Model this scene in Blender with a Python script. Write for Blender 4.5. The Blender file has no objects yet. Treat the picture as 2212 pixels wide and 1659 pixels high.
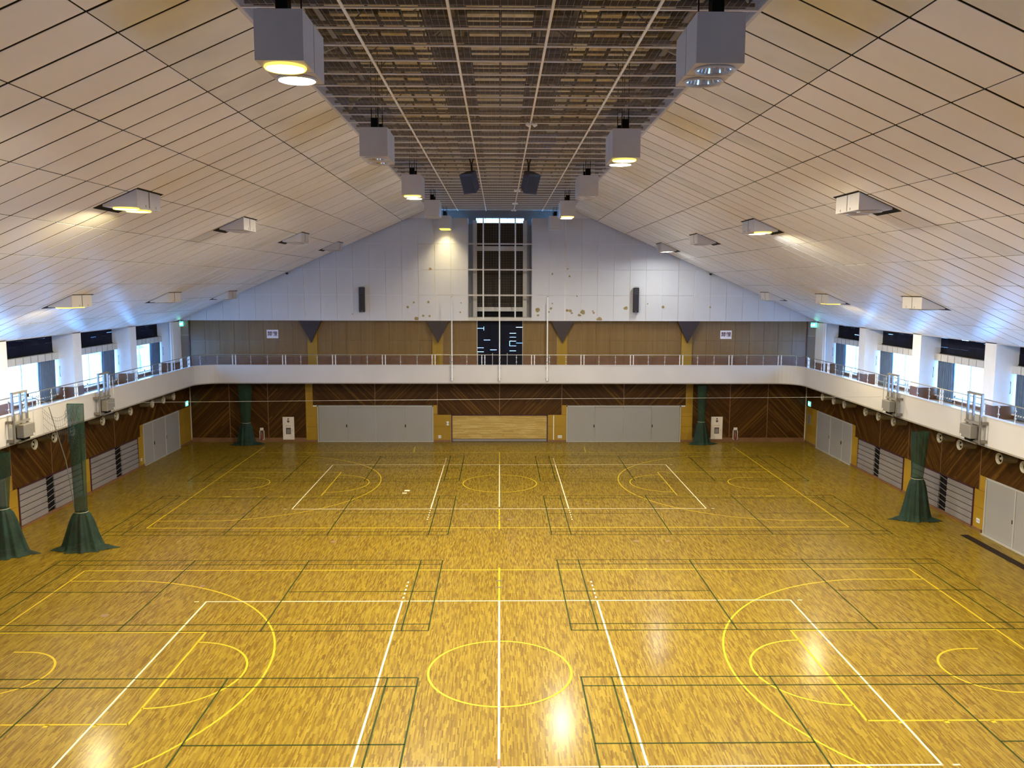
import bpy, bmesh, math, random
from mathutils import Vector, Matrix

R = math.radians
random.seed(7)
SC = bpy.context.scene
COL = SC.collection

# ------------------------------------------------------------------ camera
cam_d = bpy.data.cameras.new('camera')
cam_d.sensor_width = 36.0
cam_d.lens = 36.0 * 1815.85 / 2212.0
cam_d.clip_end = 600
cam = bpy.data.objects.new('camera', cam_d)
COL.objects.link(cam)
cam.matrix_world = Matrix(((0.99989282, -0.00079271, -0.01461883, -0.009),
                           (-0.01442438, 0.11752169, -0.99296555, 0.0),
                           (0.00250516, 0.99307000, 0.11749766, 9.6858),
                           (0, 0, 0, 1)))
SC.camera = cam

# ------------------------------------------------------------------ world: bright overcast daylight
SKY = (0.30, 0.76, 1.75)
SKY_STRENGTH = 11.0
w = bpy.data.worlds.new('world'); SC.world = w
w.use_nodes = True
bg = w.node_tree.nodes['Background']
bg.inputs[0].default_value = (SKY[0] / 1.75, SKY[1] / 1.75, 1.0, 1)
bg.inputs[1].default_value = 1.75 * SKY_STRENGTH

# ------------------------------------------------------------------ exposure / colour management
vs = SC.view_settings
vs.view_transform = 'Standard'
vs.look = 'None'
vs.gamma = 1.0
vs.exposure = 0.45
vs.use_curve_mapping = False
try:
    SC.cycles.max_bounces = 9
    SC.cycles.diffuse_bounces = 6
    SC.cycles.glossy_bounces = 4
    SC.cycles.transparent_max_bounces = 24
    SC.cycles.sample_clamp_indirect = 6.0
    SC.cycles.caustics_reflective = False
    SC.cycles.caustics_refractive = False
except Exception:
    pass

# lamp settings (the lamps themselves are built with their fixtures)
P_HANG = 1500.0
P_WEDGE = 640.0
WARM = (1.0, 0.84, 0.48)
WHITE = (1.0, 0.99, 0.96)
COOL = (0.92, 0.97, 1.0)

# ------------------------------------------------------------------ dimensions (metres, x right, y depth, z up)
WX = 19.05          # lower side walls
WY = 51.4           # far wall
UX = 19.4           # pillar faces of the upper side walls
NX = 20.35          # window plane
NEAR = -1.6
GX, GY = 17.9, 50.0  # gallery front
GZ0, GZ1, GF = 3.78, 4.88, 4.44
RAILZ = 5.51
CE, CZ = 4.24, 14.16   # inner edge of sloped ceilings
SL = 0.4413
def ceil_z(x): return 7.47 + SL * (19.4 - abs(x))

# ------------------------------------------------------------------ materials
def new_mat(name):
    m = bpy.data.materials.new(name); m.use_nodes = True
    nt = m.node_tree
    return m, nt, nt.nodes['Principled BSDF']

def node(nt, kind, **kw):
    n = nt.nodes.new(kind)
    for k, v in kw.items():
        setattr(n, k, v)
    return n

def plain(name, col, rough=0.5, metal=0.0, vary=0.06, scale=3.0, bump=0.0, spec=0.5, coat=0.0):
    m, nt, b = new_mat(name)
    b.inputs['Roughness'].default_value = rough
    b.inputs['Metallic'].default_value = metal
    b.inputs['Specular IOR Level'].default_value = spec
    b.inputs['Coat Weight'].default_value = coat
    geo = node(nt, 'ShaderNodeNewGeometry')
    nz = node(nt, 'ShaderNodeTexNoise')
    nz.inputs['Scale'].default_value = scale
    nz.inputs['Detail'].default_value = 4
    nt.links.new(geo.outputs['Position'], nz.inputs['Vector'])
    rp = node(nt, 'ShaderNodeValToRGB')
    e = rp.color_ramp.elements
    e[0].position, e[1].position = 0.3, 0.7
    e[0].color = [max(0, c * (1 - vary)) for c in col] + [1]
    e[1].color = [min(1, c * (1 + vary)) for c in col] + [1]
    nt.links.new(nz.outputs['Fac'], rp.inputs[0])
    nt.links.new(rp.outputs[0], b.inputs['Base Color'])
    if bump:
        bp = node(nt, 'ShaderNodeBump'); bp.inputs['Strength'].default_value = bump
        bp.inputs['Distance'].default_value = 0.01
        nt.links.new(nz.outputs['Fac'], bp.inputs['Height'])
        nt.links.new(bp.outputs[0], b.inputs['Normal'])
    return m

def emit(name, col, strength):
    m, nt, b = new_mat(name)
    b.inputs['Base Color'].default_value = (*[min(1, c) for c in col], 1)
    b.inputs['Emission Color'].default_value = (*col, 1)
    b.inputs['Emission Strength'].default_value = strength
    return m

def math_node(nt, op, a, b=None):
    n = node(nt, 'ShaderNodeMath', operation=op)
    for i, v in enumerate((a, b)):
        if v is None: continue
        if isinstance(v, (int, float)): n.inputs[i].default_value = v
        else: nt.links.new(v, n.inputs[i])
    return n.outputs[0]

def ramp(nt, fac, stops):
    r = node(nt, 'ShaderNodeValToRGB')
    els = r.color_ramp.elements
    while len(els) < len(stops): els.new(0.5)
    for el, (p, c) in zip(els, stops):
        el.position = p; el.color = (*c, 1)
    nt.links.new(fac, r.inputs[0])
    return r.outputs[0]

def strips_mat(name, u, v, wid, length, stops, rough, coat=0.0, coat_rough=0.1, gap=0.03, gapcol=(0.05, 0.025, 0.008), wear=None, spec=0.4):
    """narrow wooden strips: u across (weights on x, y, z), v along; each strip piece its own tone"""
    m, nt, b = new_mat(name)
    geo = node(nt, 'ShaderNodeNewGeometry')
    sx = node(nt, 'ShaderNodeSeparateXYZ'); nt.links.new(geo.outputs['Position'], sx.inputs[0])
    def combo(wt):
        tot = None
        for k, q in enumerate(wt):
            if q == 0: continue
            t = math_node(nt, 'MULTIPLY', sx.outputs[k], float(q))
            tot = t if tot is None else math_node(nt, 'ADD', tot, t)
        return tot
    uu = math_node(nt, 'DIVIDE', combo(u), wid)
    row = math_node(nt, 'FLOOR', uu)
    fr = math_node(nt, 'FRACT', uu)
    wn = node(nt, 'ShaderNodeTexWhiteNoise', noise_dimensions='1D'); nt.links.new(row, wn.inputs['W'])
    vv = math_node(nt, 'ADD', math_node(nt, 'DIVIDE', combo(v), length), math_node(nt, 'MULTIPLY', wn.outputs['Value'], 7.0))
    cell = math_node(nt, 'FLOOR', vv)
    cx = node(nt, 'ShaderNodeCombineXYZ'); nt.links.new(row, cx.inputs[0]); nt.links.new(cell, cx.inputs[1])
    w2 = node(nt, 'ShaderNodeTexWhiteNoise', noise_dimensions='2D'); nt.links.new(cx.outputs[0], w2.inputs['Vector'])
    # grain streaks along the strip
    gx = node(nt, 'ShaderNodeCombineXYZ')
    nt.links.new(math_node(nt, 'MULTIPLY', uu, 6.0), gx.inputs[0]); nt.links.new(math_node(nt, 'MULTIPLY', vv, 1.5), gx.inputs[1])
    gn = node(nt, 'ShaderNodeTexNoise'); gn.inputs['Scale'].default_value = 1.0; gn.inputs['Detail'].default_value = 3
    nt.links.new(gx.outputs[0], gn.inputs['Vector'])
    fac = math_node(nt, 'ADD', math_node(nt, 'MULTIPLY', w2.outputs['Value'], 0.8), math_node(nt, 'MULTIPLY', gn.outputs['Fac'], 0.2))
    col = ramp(nt, fac, stops)
    if gap:
        g = math_node(nt, 'LESS_THAN', fr, gap)
        mx = node(nt, 'ShaderNodeMix', data_type='RGBA')
        nt.links.new(math_node(nt, 'MULTIPLY', g, 0.7), mx.inputs[0]); nt.links.new(col, mx.inputs[6]); mx.inputs[7].default_value = (*gapcol, 1)
        col = mx.outputs[2]
    if wear:
        nz = node(nt, 'ShaderNodeTexNoise'); nz.inputs['Scale'].default_value = 0.16; nz.inputs['Detail'].default_value = 5
        nt.links.new(geo.outputs['Position'], nz.inputs['Vector'])
        mx = node(nt, 'ShaderNodeMix', data_type='RGBA', blend_type='MULTIPLY')
        mx.inputs[0].default_value = 1.0
        nt.links.new(col, mx.inputs[6]); nt.links.new(ramp(nt, nz.outputs['Fac'], [(0.3, (1 - wear,) * 3), (0.7, (1, 1, 1))]), mx.inputs[7])
        col = mx.outputs[2]
    nt.links.new(col, b.inputs['Base Color'])
    b.inputs['Roughness'].default_value = rough
    b.inputs['Coat Weight'].default_value = coat
    b.inputs['Coat Roughness'].default_value = coat_rough
    b.inputs['Specular IOR Level'].default_value = spec
    bp = node(nt, 'ShaderNodeBump'); bp.inputs['Strength'].default_value = 0.06; bp.inputs['Distance'].default_value = 0.004
    nt.links.new(fac, bp.inputs['Height']); nt.links.new(bp.outputs[0], b.inputs['Normal'])
    return m

M = {}
M['floor'] = strips_mat('floor_parquet', (1, 0, 0), (0, 1, 0), 0.030, 0.30,
                        [(0.0, (0.085, 0.042, 0.002)), (0.20, (0.132, 0.076, 0.004)), (0.50, (0.182, 0.114, 0.007)), (0.82, (0.228, 0.152, 0.011)), (1.0, (0.29, 0.205, 0.024))],
                        0.45, coat=0.30, coat_rough=0.17, gap=0.05, wear=0.12, spec=0.12)
CH = [(0.0, (0.032, 0.011, 0.0012)), (0.5, (0.048, 0.017, 0.002)), (0.8, (0.068, 0.028, 0.0035)), (1.0, (0.16, 0.075, 0.011))]
def chev(name, ax, s):
    a = (1, 0, s) if ax == 'x' else (0, 1, s)
    b_ = (1, 0, -s) if ax == 'x' else (0, 1, -s)
    return strips_mat(name, a, b_, 0.105, 6.0, CH, 0.42, gap=0.10, gapcol=(0.014, 0.005, 0.002), spec=0.2)
M['chev_xp'] = chev('walnut_boards_a', 'x', 1)     # boards falling to the right on the far wall
M['chev_xn'] = chev('walnut_boards_b', 'x', -1)
M['chev_yp'] = chev('walnut_boards_c', 'y', 1)
M['chev_yn'] = chev('walnut_boards_d', 'y', -1)
M['yellow'] = strips_mat('honey_plywood', (0, 0, 1), (1, 1, 0), 0.6, 1.8, [(0.0, (0.25, 0.14, 0.011)), (1.0, (0.33, 0.195, 0.019))], 0.35, gap=0)
M['ply'] = strips_mat('brown_plywood', (1, 1, 0), (0, 0, 1), 0.11, 2.4, [(0.0, (0.155, 0.088, 0.024)), (1.0, (0.195, 0.115, 0.034))], 0.34, gap=0)
M['dado'] = plain('dado_brown', (0.16, 0.075, 0.035), 0.4, vary=0.15, scale=2)
M['walnut'] = plain('walnut_plain', (0.075, 0.032, 0.012), 0.4, vary=0.2)
M['maple'] = strips_mat('shutter_maple', (0, 0, 1), (1, 0, 0), 0.035, 0.7, [(0.0, (0.30, 0.19, 0.045)), (0.6, (0.40, 0.27, 0.075)), (1.0, (0.52, 0.38, 0.14))], 0.4, gap=0)
M['white_wall'] = plain('white_board', (0.56, 0.55, 0.55), 0.42, vary=0.03, scale=0.7)
M['ceil'] = plain('ceiling_board', (0.92, 0.88, 0.83), 0.30, vary=0.05, scale=0.35)
M['ceil_aged'] = plain('ceiling_board_aged', (0.80, 0.77, 0.68), 0.30, vary=0.10, scale=0.8)
M['groove'] = plain('ceiling_groove', (0.05, 0.03, 0.012), 0.9)
M['plaster'] = plain('plaster_white', (0.80, 0.79, 0.77), 0.6, vary=0.03)
M['fascia'] = plain('fascia_paint', (0.52, 0.49, 0.46), 0.5, vary=0.05, scale=0.5)
M['trim_grey'] = plain('trim_grey', (0.26, 0.23, 0.19), 0.5)
M['door'] = plain('door_paint', (0.26, 0.245, 0.225), 0.4, vary=0.03, scale=0.6)
M['door_metal'] = plain('door_frame_metal', (0.36, 0.34, 0.31), 0.4)
M['bleacher'] = plain('bleacher_board', (0.19, 0.17, 0.168), 0.45, vary=0.08, scale=1.2)
M['black'] = plain('black_paint', (0.005, 0.005, 0.006), 0.6, spec=0.1)
M['maroon'] = plain('maroon_frame', (0.045, 0.010, 0.020), 0.4)
M['steel'] = plain('galvanised_steel', (0.42, 0.41, 0.39), 0.4, metal=0.85)
M['white_steel'] = plain('painted_pole', (0.72, 0.71, 0.70), 0.35)
M['box_grey'] = plain('hoist_box_grey', (0.20, 0.185, 0.165), 0.55)
M['box_dark'] = plain('hoist_dark_steel', (0.17, 0.155, 0.14), 0.5, metal=0.3)
M['fixture'] = plain('fixture_paint', (0.56, 0.51, 0.45), 0.45, vary=0.03)
M['reflector'] = plain('reflector_metal', (0.80, 0.82, 0.88), 0.16, metal=1.0)
M['bar'] = plain('mesh_bar', (0.84, 0.78, 0.66), 0.45)
M['wire'] = plain('mesh_wire', (0.32, 0.29, 0.25), 0.5)
M['beam'] = plain('roof_steel', (0.16, 0.125, 0.10), 0.6)
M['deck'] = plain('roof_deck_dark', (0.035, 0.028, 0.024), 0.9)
M['woodwool'] = plain('roof_board', (0.74, 0.62, 0.36), 0.9, vary=0.25, scale=3, bump=0.4)
M['woodwool2'] = plain('roof_board_pale', (0.90, 0.82, 0.60), 0.9, vary=0.15, scale=3, bump=0.3)
M['triangle'] = plain('dark_bracket', (0.022, 0.011, 0.011), 0.5)
M['curtain'] = plain('curtain_blue', (0.10, 0.14, 0.20), 0.9, vary=0.12)
M['alu'] = plain('window_aluminium', (0.45, 0.47, 0.50), 0.35, metal=0.7)
M['pelmet'] = plain('pelmet_beige', (0.52, 0.49, 0.44), 0.6)
M['sill'] = plain('sill_stone', (0.70, 0.62, 0.62), 0.5)
M['blind'] = plain('blackout_board', (0.004, 0.005, 0.014), 0.6, spec=0.12, vary=0.3, scale=2)
M['gfloor'] = plain('gallery_vinyl', (0.55, 0.54, 0.55), 0.25)
M['paper'] = plain('sign_paper', (0.80, 0.77, 0.80), 0.5)
M['ink'] = plain('sign_ink', (0.09, 0.02, 0.035), 0.5)
M['red_box'] = plain('fire_cabinet', (0.62, 0.55, 0.47), 0.4)
M['dark_print'] = plain('cabinet_print', (0.09, 0.055, 0.045), 0.5)
M['red'] = plain('extinguisher_red', (0.16, 0.035, 0.025), 0.35)
M['nozzle'] = plain('nozzle_cream', (0.30, 0.26, 0.18), 0.45)
M['l_yellow'] = plain('line_yellow', (0.42, 0.295, 0.010), 0.5, spec=0.2)
M['l_white'] = plain('line_white', (0.60, 0.54, 0.36), 0.5, spec=0.2)
M['l_green'] = plain('line_green', (0.018, 0.030, 0.004), 0.55, spec=0.1)
M['l_dark'] = plain('line_dark', (0.09, 0.06, 0.04), 0.5)
M['tape'] = plain('tape_taupe', (0.17, 0.10, 0.05), 0.5)
M['strip'] = plain('dark_floor_strip', (0.018, 0.011, 0.009), 0.7, spec=0.1)
M['peel'] = plain('bare_board_patch', (0.28, 0.21, 0.09), 0.8, vary=0.3, scale=6)
M['rope'] = plain('rope_dark', (0.06, 0.06, 0.055), 0.8)
M['cord'] = plain('cord_pale', (0.30, 0.30, 0.22), 0.7)
M['cable'] = plain('wire_cable', (0.50, 0.46, 0.40), 0.4, metal=0.5)
M['ground'] = plain('pale_concrete', (0.75, 0.75, 0.74), 0.9)
M['leaf'] = plain('tree_leaf', (0.10, 0.20, 0.14), 0.9, vary=0.3)
M['bark'] = plain('tree_bark', (0.10, 0.07, 0.05), 0.9)
M['shed_wall'] = plain('shed_wall', (0.72, 0.72, 0.70), 0.8)
M['shed_roof'] = plain('shed_roof', (0.18, 0.32, 0.36), 0.6)
M['shed_dark'] = plain('shed_window_dark', (0.05, 0.08, 0.10), 0.3)
M['tarp'] = plain('blue_sheet', (0.06, 0.08, 0.30), 0.6, vary=0.3)
M['spk'] = plain('speaker_black', (0.012, 0.010, 0.012), 0.55)
M['spk_side'] = plain('speaker_case', (0.035, 0.036, 0.055), 0.55)
M['lens_warm'] = emit('lamp_glow_warm', (1.0, 0.82, 0.30), 3.5)
M['lens_white'] = emit('lamp_glow_white', (1.0, 0.97, 0.90), 9.0)
M['rim_painted_glow'] = emit('lamp_rim_painted_glow', (1.0, 0.74, 0.14), 0.9)  # glow put on the plain rim ring, stands for lamp light on it
M['bulb'] = plain('bulb_white', (0.9, 0.88, 0.84), 0.3)
M['exit'] = emit('exit_green', (0.10, 0.85, 0.55), 1.6)
M['exit_white'] = emit('exit_white', (0.65, 1.0, 0.88), 2.2)

def glass_mat(name, tint, refl):
    m, nt, b = new_mat(name)
    out = nt.nodes['Material Output']
    tr = node(nt, 'ShaderNodeBsdfTransparent'); tr.inputs[0].default_value = (*tint, 1)
    gl = node(nt, 'ShaderNodeBsdfGlossy'); gl.inputs['Roughness'].default_value = 0.02
    lw = node(nt, 'ShaderNodeLayerWeight'); lw.inputs[0].default_value = 0.5
    mx = node(nt, 'ShaderNodeMixShader')
    sch = math_node(nt, 'ADD', math_node(nt, 'MULTIPLY', math_node(nt, 'POWER', lw.outputs['Facing'], 5.0), 0.9), 0.04)
    nt.links.new(math_node(nt, 'MULTIPLY', sch, refl), mx.inputs[0])
    nt.links.new(tr.outputs[0], mx.inputs[1]); nt.links.new(gl.outputs[0], mx.inputs[2])
    nt.links.new(mx.outputs[0], out.inputs['Surface'])
    return m
M['glass'] = glass_mat('window_glass', (0.93, 0.97, 0.97), 1.0)
M['rail_glass'] = glass_mat('railing_glass', (0.93, 0.95, 0.94), 0.9)

def net_mat(name, col, gaps):
    m, nt, b = new_mat(name)
    out = nt.nodes['Material Output']
    b.inputs['Base Color'].default_value = (*col, 1); b.inputs['Roughness'].default_value = 0.8
    uv = node(nt, 'ShaderNodeNewGeometry')
    nz = node(nt, 'ShaderNodeTexNoise'); nz.inputs['Scale'].default_value = 3.0; nz.inputs['Detail'].default_value = 5
    nt.links.new(uv.outputs['Position'], nz.inputs['Vector'])
    nt.links.new(ramp(nt, nz.outputs['Fac'], [(0.3, [c * 0.45 for c in col]), (0.7, [c * 1.5 for c in col])]), b.inputs['Base Color'])
    tr = node(nt, 'ShaderNodeBsdfTransparent')
    mx = node(nt, 'ShaderNodeMixShader'); mx.inputs[0].default_value = 1 - gaps
    nt.links.new(tr.outputs[0], mx.inputs[1]); nt.links.new(b.outputs[0], mx.inputs[2])
    nt.links.new(mx.outputs[0], out.inputs['Surface'])
    return m
M['net'] = net_mat('net_green', (0.004, 0.034, 0.016), 0.44)
M['net_dense'] = net_mat('net_green_dense', (0.003, 0.022, 0.011), 0.14)
M['net_cord'] = plain('net_cord_green', (0.05, 0.11, 0.06), 0.8)

# ------------------------------------------------------------------ mesh builder
class MB:
    def __init__(s): s.v = []; s.f = []; s.sm = []
    def add(s, vs_, fs, smooth=False):
        o = len(s.v); s.v += [tuple(v) for v in vs_]
        for f in fs: s.f.append([o + i for i in f]); s.sm.append(smooth)
        return s
    def box(s, x0, x1, y0, y1, z0, z1):
        x0, x1 = min(x0, x1), max(x0, x1); y0, y1 = min(y0, y1), max(y0, y1); z0, z1 = min(z0, z1), max(z0, z1)
        v = [(x0, y0, z0), (x1, y0, z0), (x1, y1, z0), (x0, y1, z0), (x0, y0, z1), (x1, y0, z1), (x1, y1, z1), (x0, y1, z1)]
        return s.add(v, [(0, 3, 2, 1), (4, 5, 6, 7), (0, 1, 5, 4), (1, 2, 6, 5), (2, 3, 7, 6), (3, 0, 4, 7)])
    def cbox(s, x0, x1, y0, y1, z0, z1, c=0.01):
        """box with chamfered vertical and top edges"""
        bm = bmesh.new(); bmesh.ops.create_cube(bm, size=1)
        for v in bm.verts:
            v.co = Vector(((x0 + x1) / 2 + v.co.x * abs(x1 - x0), (y0 + y1) / 2 + v.co.y * abs(y1 - y0), (z0 + z1) / 2 + v.co.z * abs(z1 - z0)))
        bmesh.ops.bevel(bm, geom=bm.edges[:], offset=c, segments=1, affect='EDGES')
        bm.verts.index_update()
        s.add([v.co[:] for v in bm.verts], [[v.index for v in f.verts] for f in bm.faces]); bm.free(); return s
    def prism(s, pts, d0, d1, axis='y'):
        """polygon pts in the plane across the axis, extruded from d0 to d1"""
        def P(a, b, d): return (a, d, b) if axis == 'y' else ((d, a, b) if axis == 'x' else (a, b, d))
        n = len(pts)
        v = [P(a, b, d0) for a, b in pts] + [P(a, b, d1) for a, b in pts]
        f = [list(range(n))[::-1], list(range(n, 2 * n))]
        for i in range(n): f.append((i, (i + 1) % n, n + (i + 1) % n, n + i))
        return s.add(v, f)
    def tube(s, pts, r, n=8, cap=True):
        pts = [Vector(p) for p in pts]
        rings = []
        rr = r if isinstance(r, (list, tuple)) else [r] * len(pts)
        up = None
        for i, p in enumerate(pts):
            t = (pts[min(i + 1, len(pts) - 1)] - pts[max(i - 1, 0)]).normalized()
            if up is None: up = Vector((0, 0, 1)) if abs(t.z) < 0.9 else Vector((1, 0, 0))
            a = t.cross(up).normalized(); b = t.cross(a).normalized()
            rings.append([p + (a * math.cos(2 * math.pi * k / n) + b * math.sin(2 * math.pi * k / n)) * rr[i] for k in range(n)])
        v = [q for ring in rings for q in ring]; f = []
        for i in range(len(pts) - 1):
            for k in range(n):
                f.append((i * n + k, i * n + (k + 1) % n, (i + 1) * n + (k + 1) % n, (i + 1) * n + k))
        s.add(v, f, n > 5)
        if cap: s.add(rings[0], [list(range(n))[::-1]]); s.add(rings[-1], [list(range(n))])
        return s
    def lathe(s, prof, c, axis='z', n=24, smooth=True, closed=False):
        """prof: (radius, offset along axis)"""
        v = []
        for r, h in prof:
            for k in range(n):
                a = 2 * math.pi * k / n
                q = {'z': (r * math.cos(a), r * math.sin(a), h), 'x': (h, r * math.cos(a), r * math.sin(a)), 'y': (r * math.cos(a), h, r * math.sin(a))}[axis]
                v.append((c[0] + q[0], c[1] + q[1], c[2] + q[2]))
        f = []
        for i in range(len(prof) - 1):
            for k in range(n): f.append((i * n + k, i * n + (k + 1) % n, (i + 1) * n + (k + 1) % n, (i + 1) * n + k))
        s.add(v, f, smooth)
        return s
    def disc(s, c, r, n=24, axis='z', flip=False):
        v = []
        for k in range(n):
            a = 2 * math.pi * k / n * (-1 if flip else 1)
            q = {'z': (r * math.cos(a), r * math.sin(a), 0), 'x': (0, r * math.cos(a), r * math.sin(a)), 'y': (r * math.cos(a), 0, r * math.sin(a))}[axis]
            v.append((c[0] + q[0], c[1] + q[1], c[2] + q[2]))
        return s.add(v, [list(range(n))])
    def mesh(s, name):
        me = bpy.data.meshes.new(name); me.from_pydata(s.v, [], s.f)
        me.polygons.foreach_set('use_smooth', s.sm); me.update()
        return me
    def build(s, name, mat, parent=None, loc=(0, 0, 0), origin=None):
        """one mesh object; geometry is given in world space, origin moves the pivot"""
        if origin is not None:
            s.v = [(a - origin[0], b - origin[1], c - origin[2]) for a, b, c in s.v]
            loc = origin
        me = s.mesh(name); me.materials.append(mat)
        return link(name, me, parent, loc)

def link(name, me, parent=None, loc=(0, 0, 0)):
    o = bpy.data.objects.new(name, me); COL.objects.link(o); o.location = loc
    if parent: o.parent = parent
    return o

def empty(name, loc=(0, 0, 0), rz=0.0):
    o = bpy.data.objects.new(name, None); COL.objects.link(o); o.location = loc; o.rotation_euler = (0, 0, rz)
    o.empty_display_size = 0.2
    return o

def tag(o, label, cat, group=None):
    o['label'] = label; o['category'] = cat; o['kind'] = 'thing'
    if group: o['group'] = group
    return o

def thing(name, label, cat, loc=(0, 0, 0), rz=0.0, group=None):
    return tag(empty(name, loc, rz), label, cat, group)

def structure(name, label=None, loc=(0, 0, 0)):
    o = empty(name, loc); o['kind'] = 'structure'
    if label: o['label'] = label
    return o

def part(o, label=None, kind=None):
    if label: o['label'] = label
    if kind: o['kind'] = kind
    return o

def dup(root, loc, rz=None, label=None, sx=None):
    def cp(o, par):
        c = o.copy(); COL.objects.link(c)
        if par: c.parent = par
        for ch in list(o.children): cp(ch, c)
        return c
    r = cp(root, None); r.location = loc
    if rz is not None: r.rotation_euler.z = rz
    if label: r['label'] = label
    return r

def B(x0, x1, y0, y1, z0, z1): return MB().box(x0, x1, y0, y1, z0, z1)

# ================================================================== FLOOR
floor = structure('floor', 'glossy golden wood strip sports floor with coloured court lines')
B(-WX - 0.3, WX + 0.3, 8.3, WY + 0.3, -0.25, 0.0).build('parquet', M['floor'], floor)

LZ = 0.0030
def seg(mb, x0, y0, x1, y1, wd=0.05, z=LZ):
    d = Vector((x1 - x0, y1 - y0)); L = d.length; d /= L; n = Vector((-d.y, d.x)) * wd / 2
    p = [(x0 + n.x, y0 + n.y, z), (x0 - n.x, y0 - n.y, z), (x1 - n.x, y1 - n.y, z), (x1 + n.x, y1 + n.y, z)]
    mb.add(p, [(0, 1, 2, 3)])
def rect(mb, x0, x1, y0, y1, wd=0.05, z=LZ):
    h = wd / 2
    seg(mb, x0 - h, y0, x1 + h, y0, wd, z); seg(mb, x0 - h, y1, x1 + h, y1, wd, z)
    seg(mb, x0, y0, x0, y1, wd, z); seg(mb, x1, y0, x1, y1, wd, z)
def arc(mb, cx, cy, r, a0, a1, wd=0.05, n=40, z=LZ):
    v = []; f = []
    for i in range(n + 1):
        a = a0 + (a1 - a0) * i / n
        for rr in (r - wd / 2, r + wd / 2): v.append((cx + rr * math.cos(a), cy + rr * math.sin(a), z))
    for i in range(n): f.append((2 * i, 2 * i + 1, 2 * i + 3, 2 * i + 2))
    if a1 < a0: f = [q[::-1] for q in f]
    mb.add(v, f)

for yc, near in ((20.2, True), (40.4, False)):
    yb = MB(); BL, BW = 14.08, 7.59
    wd = 0.055
    seg(yb, -BL, yc + BW, BL, yc + BW, wd); seg(yb, -BL, yc - BW, BL, yc - BW, wd) if not near else None
    for s in (-1, 1):
        seg(yb, s * BL, yc - BW, s * BL, yc + BW, wd)
        seg(yb, s * BL, yc + 2.46, s * 8.22, yc + 2.46, wd); seg(yb, s * BL, yc - 2.5, s * 8.22, yc - 2.5, wd)
        seg(yb, s * 8.22, yc - 2.52, s * 8.22, yc + 2.48, wd)
        arc(yb, s * 8.22, yc, 1.8, math.pi / 2, math.pi / 2 + s * math.pi, wd)
        hx = 12.5
        arc(yb, s * hx, yc, 1.22, math.pi / 2, math.pi / 2 + s * math.pi, wd)
        seg(yb, s * hx, yc + 1.22, s * (hx + 0.35), yc + 1.22, wd); seg(yb, s * hx, yc - 1.22, s * (hx + 0.35), yc - 1.22, wd)
        a = math.asin(6.58 / 6.62)
        arc(yb, s * hx, yc, 6.62, (math.pi - a) if s > 0 else a, (math.pi + a) if s > 0 else -a, wd, 72)
        ex = hx - s * 0 - 6.62 * math.cos(a)
        for q in (-1, 1): seg(yb, s * (hx - 6.62 * math.cos(a)), yc + q * 6.58, s * BL, yc + q * 6.58, wd)
        for bx in (8.95, 10.0, 11.05, 12.0):
            seg(yb, s * bx, yc - 2.5, s * bx, yc - 2.62, 0.1)
        seg(yb, s * 12.7, yc - 2.56, s * 12.3, yc - 2.56, 0.1)
        seg(yb, s * 5.02, yc + BW, s * 5.02, yc + BW + 0.12, 0.08)
    arc(yb, 0, yc, 1.8, 0, 2 * math.pi, wd, 72)
    part(yb.build('basketball_lines', M['l_yellow'], floor), 'yellow basketball court lines')
    vc = 20.45 if near else 40.16
    cl = MB(); seg(cl, -0.02, vc + 4.5, -0.02, yc + BW + 0.2, 0.055, 0.0036)
    if not near: seg(cl, -0.02, vc - 4.5, -0.02, yc - BW - 0.2, 0.055, 0.0036)
    part(cl.build('centre_line', M['l_yellow'], floor), 'yellow centre line')
    wb = MB(); z = 0.0042
    rect(wb, -9, 9, vc - 4.5, vc + 4.5, 0.05, z)
    for x in (-3, 3):
        seg(wb, x, vc - 4.5, x, vc + 4.5, 0.05, z)
        for k in range(5):
            for q in (-1, 1): seg(wb, x, vc + q * (4.72 + 0.34 * k), x, vc + q * (4.86 + 0.34 * k), 0.05, z)
    seg(wb, -0.02, vc - 4.2, -0.02, vc + 4.5, 0.05, z)
    for s in (-1, 1):
        seg(wb, s * 9.22, vc + 4.5, s * 9.37, vc + 4.5, 0.05, z); seg(wb, s * 9.22, vc - 4.5, s * 9.37, vc - 4.5, 0.05, z)
    part(wb.build('volleyball_lines', M['l_white'], floor), 'white volleyball court lines')
    dm = MB()
    for q in ((1,) if near else (1, -1)):
        for d in (5.66, 6.27): seg(dm, -0.13, vc + q * d, 0.09, vc + q * d, 0.10, 0.005)
    part(dm.build('post_mark', M['l_dark'], floor), 'dark net post marks')
tp = MB(); seg(tp, -0.02, 16.25, -0.02, 15.6, 0.06, 0.005); part(tp.build('taped_line', M['tape'], floor), 'taupe tape on the centre line')
for yt in (19.87, 28.82, 37.93, 46.95):
    gb = MB(); z = 0.0050
    for s in (-1, 1):
        a, b = s * 2.02, s * 15.42
        rect(gb, a, b, yt - 6.1, yt, 0.042, z)
        seg(gb, a, yt - 0.46, b, yt - 0.46, 0.042, z); seg(gb, a, yt - 5.64, b, yt - 5.64, 0.042, z)
        for x in (2.78, 6.72, 10.72, 14.66): seg(gb, s * x, yt - 6.1, s * x, yt, 0.042, z)
        seg(gb, a, yt - 3.05, s * 6.72, yt - 3.05, 0.042, z); seg(gb, s * 10.72, yt - 3.05, b, yt - 3.05, 0.042, z)
    part(gb.build('badminton_lines', M['l_green'], floor), 'dark green badminton court lines')
fm = MB()
for s in (-1, 1): seg(fm, s * 5.08, 49.76, s * 5.0, 48.0, 0.05)
for s, x0 in ((-1, -14.08), (1, 14.08)): seg(fm, x0, 48.0, x0, 49.7, 0.055)
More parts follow.
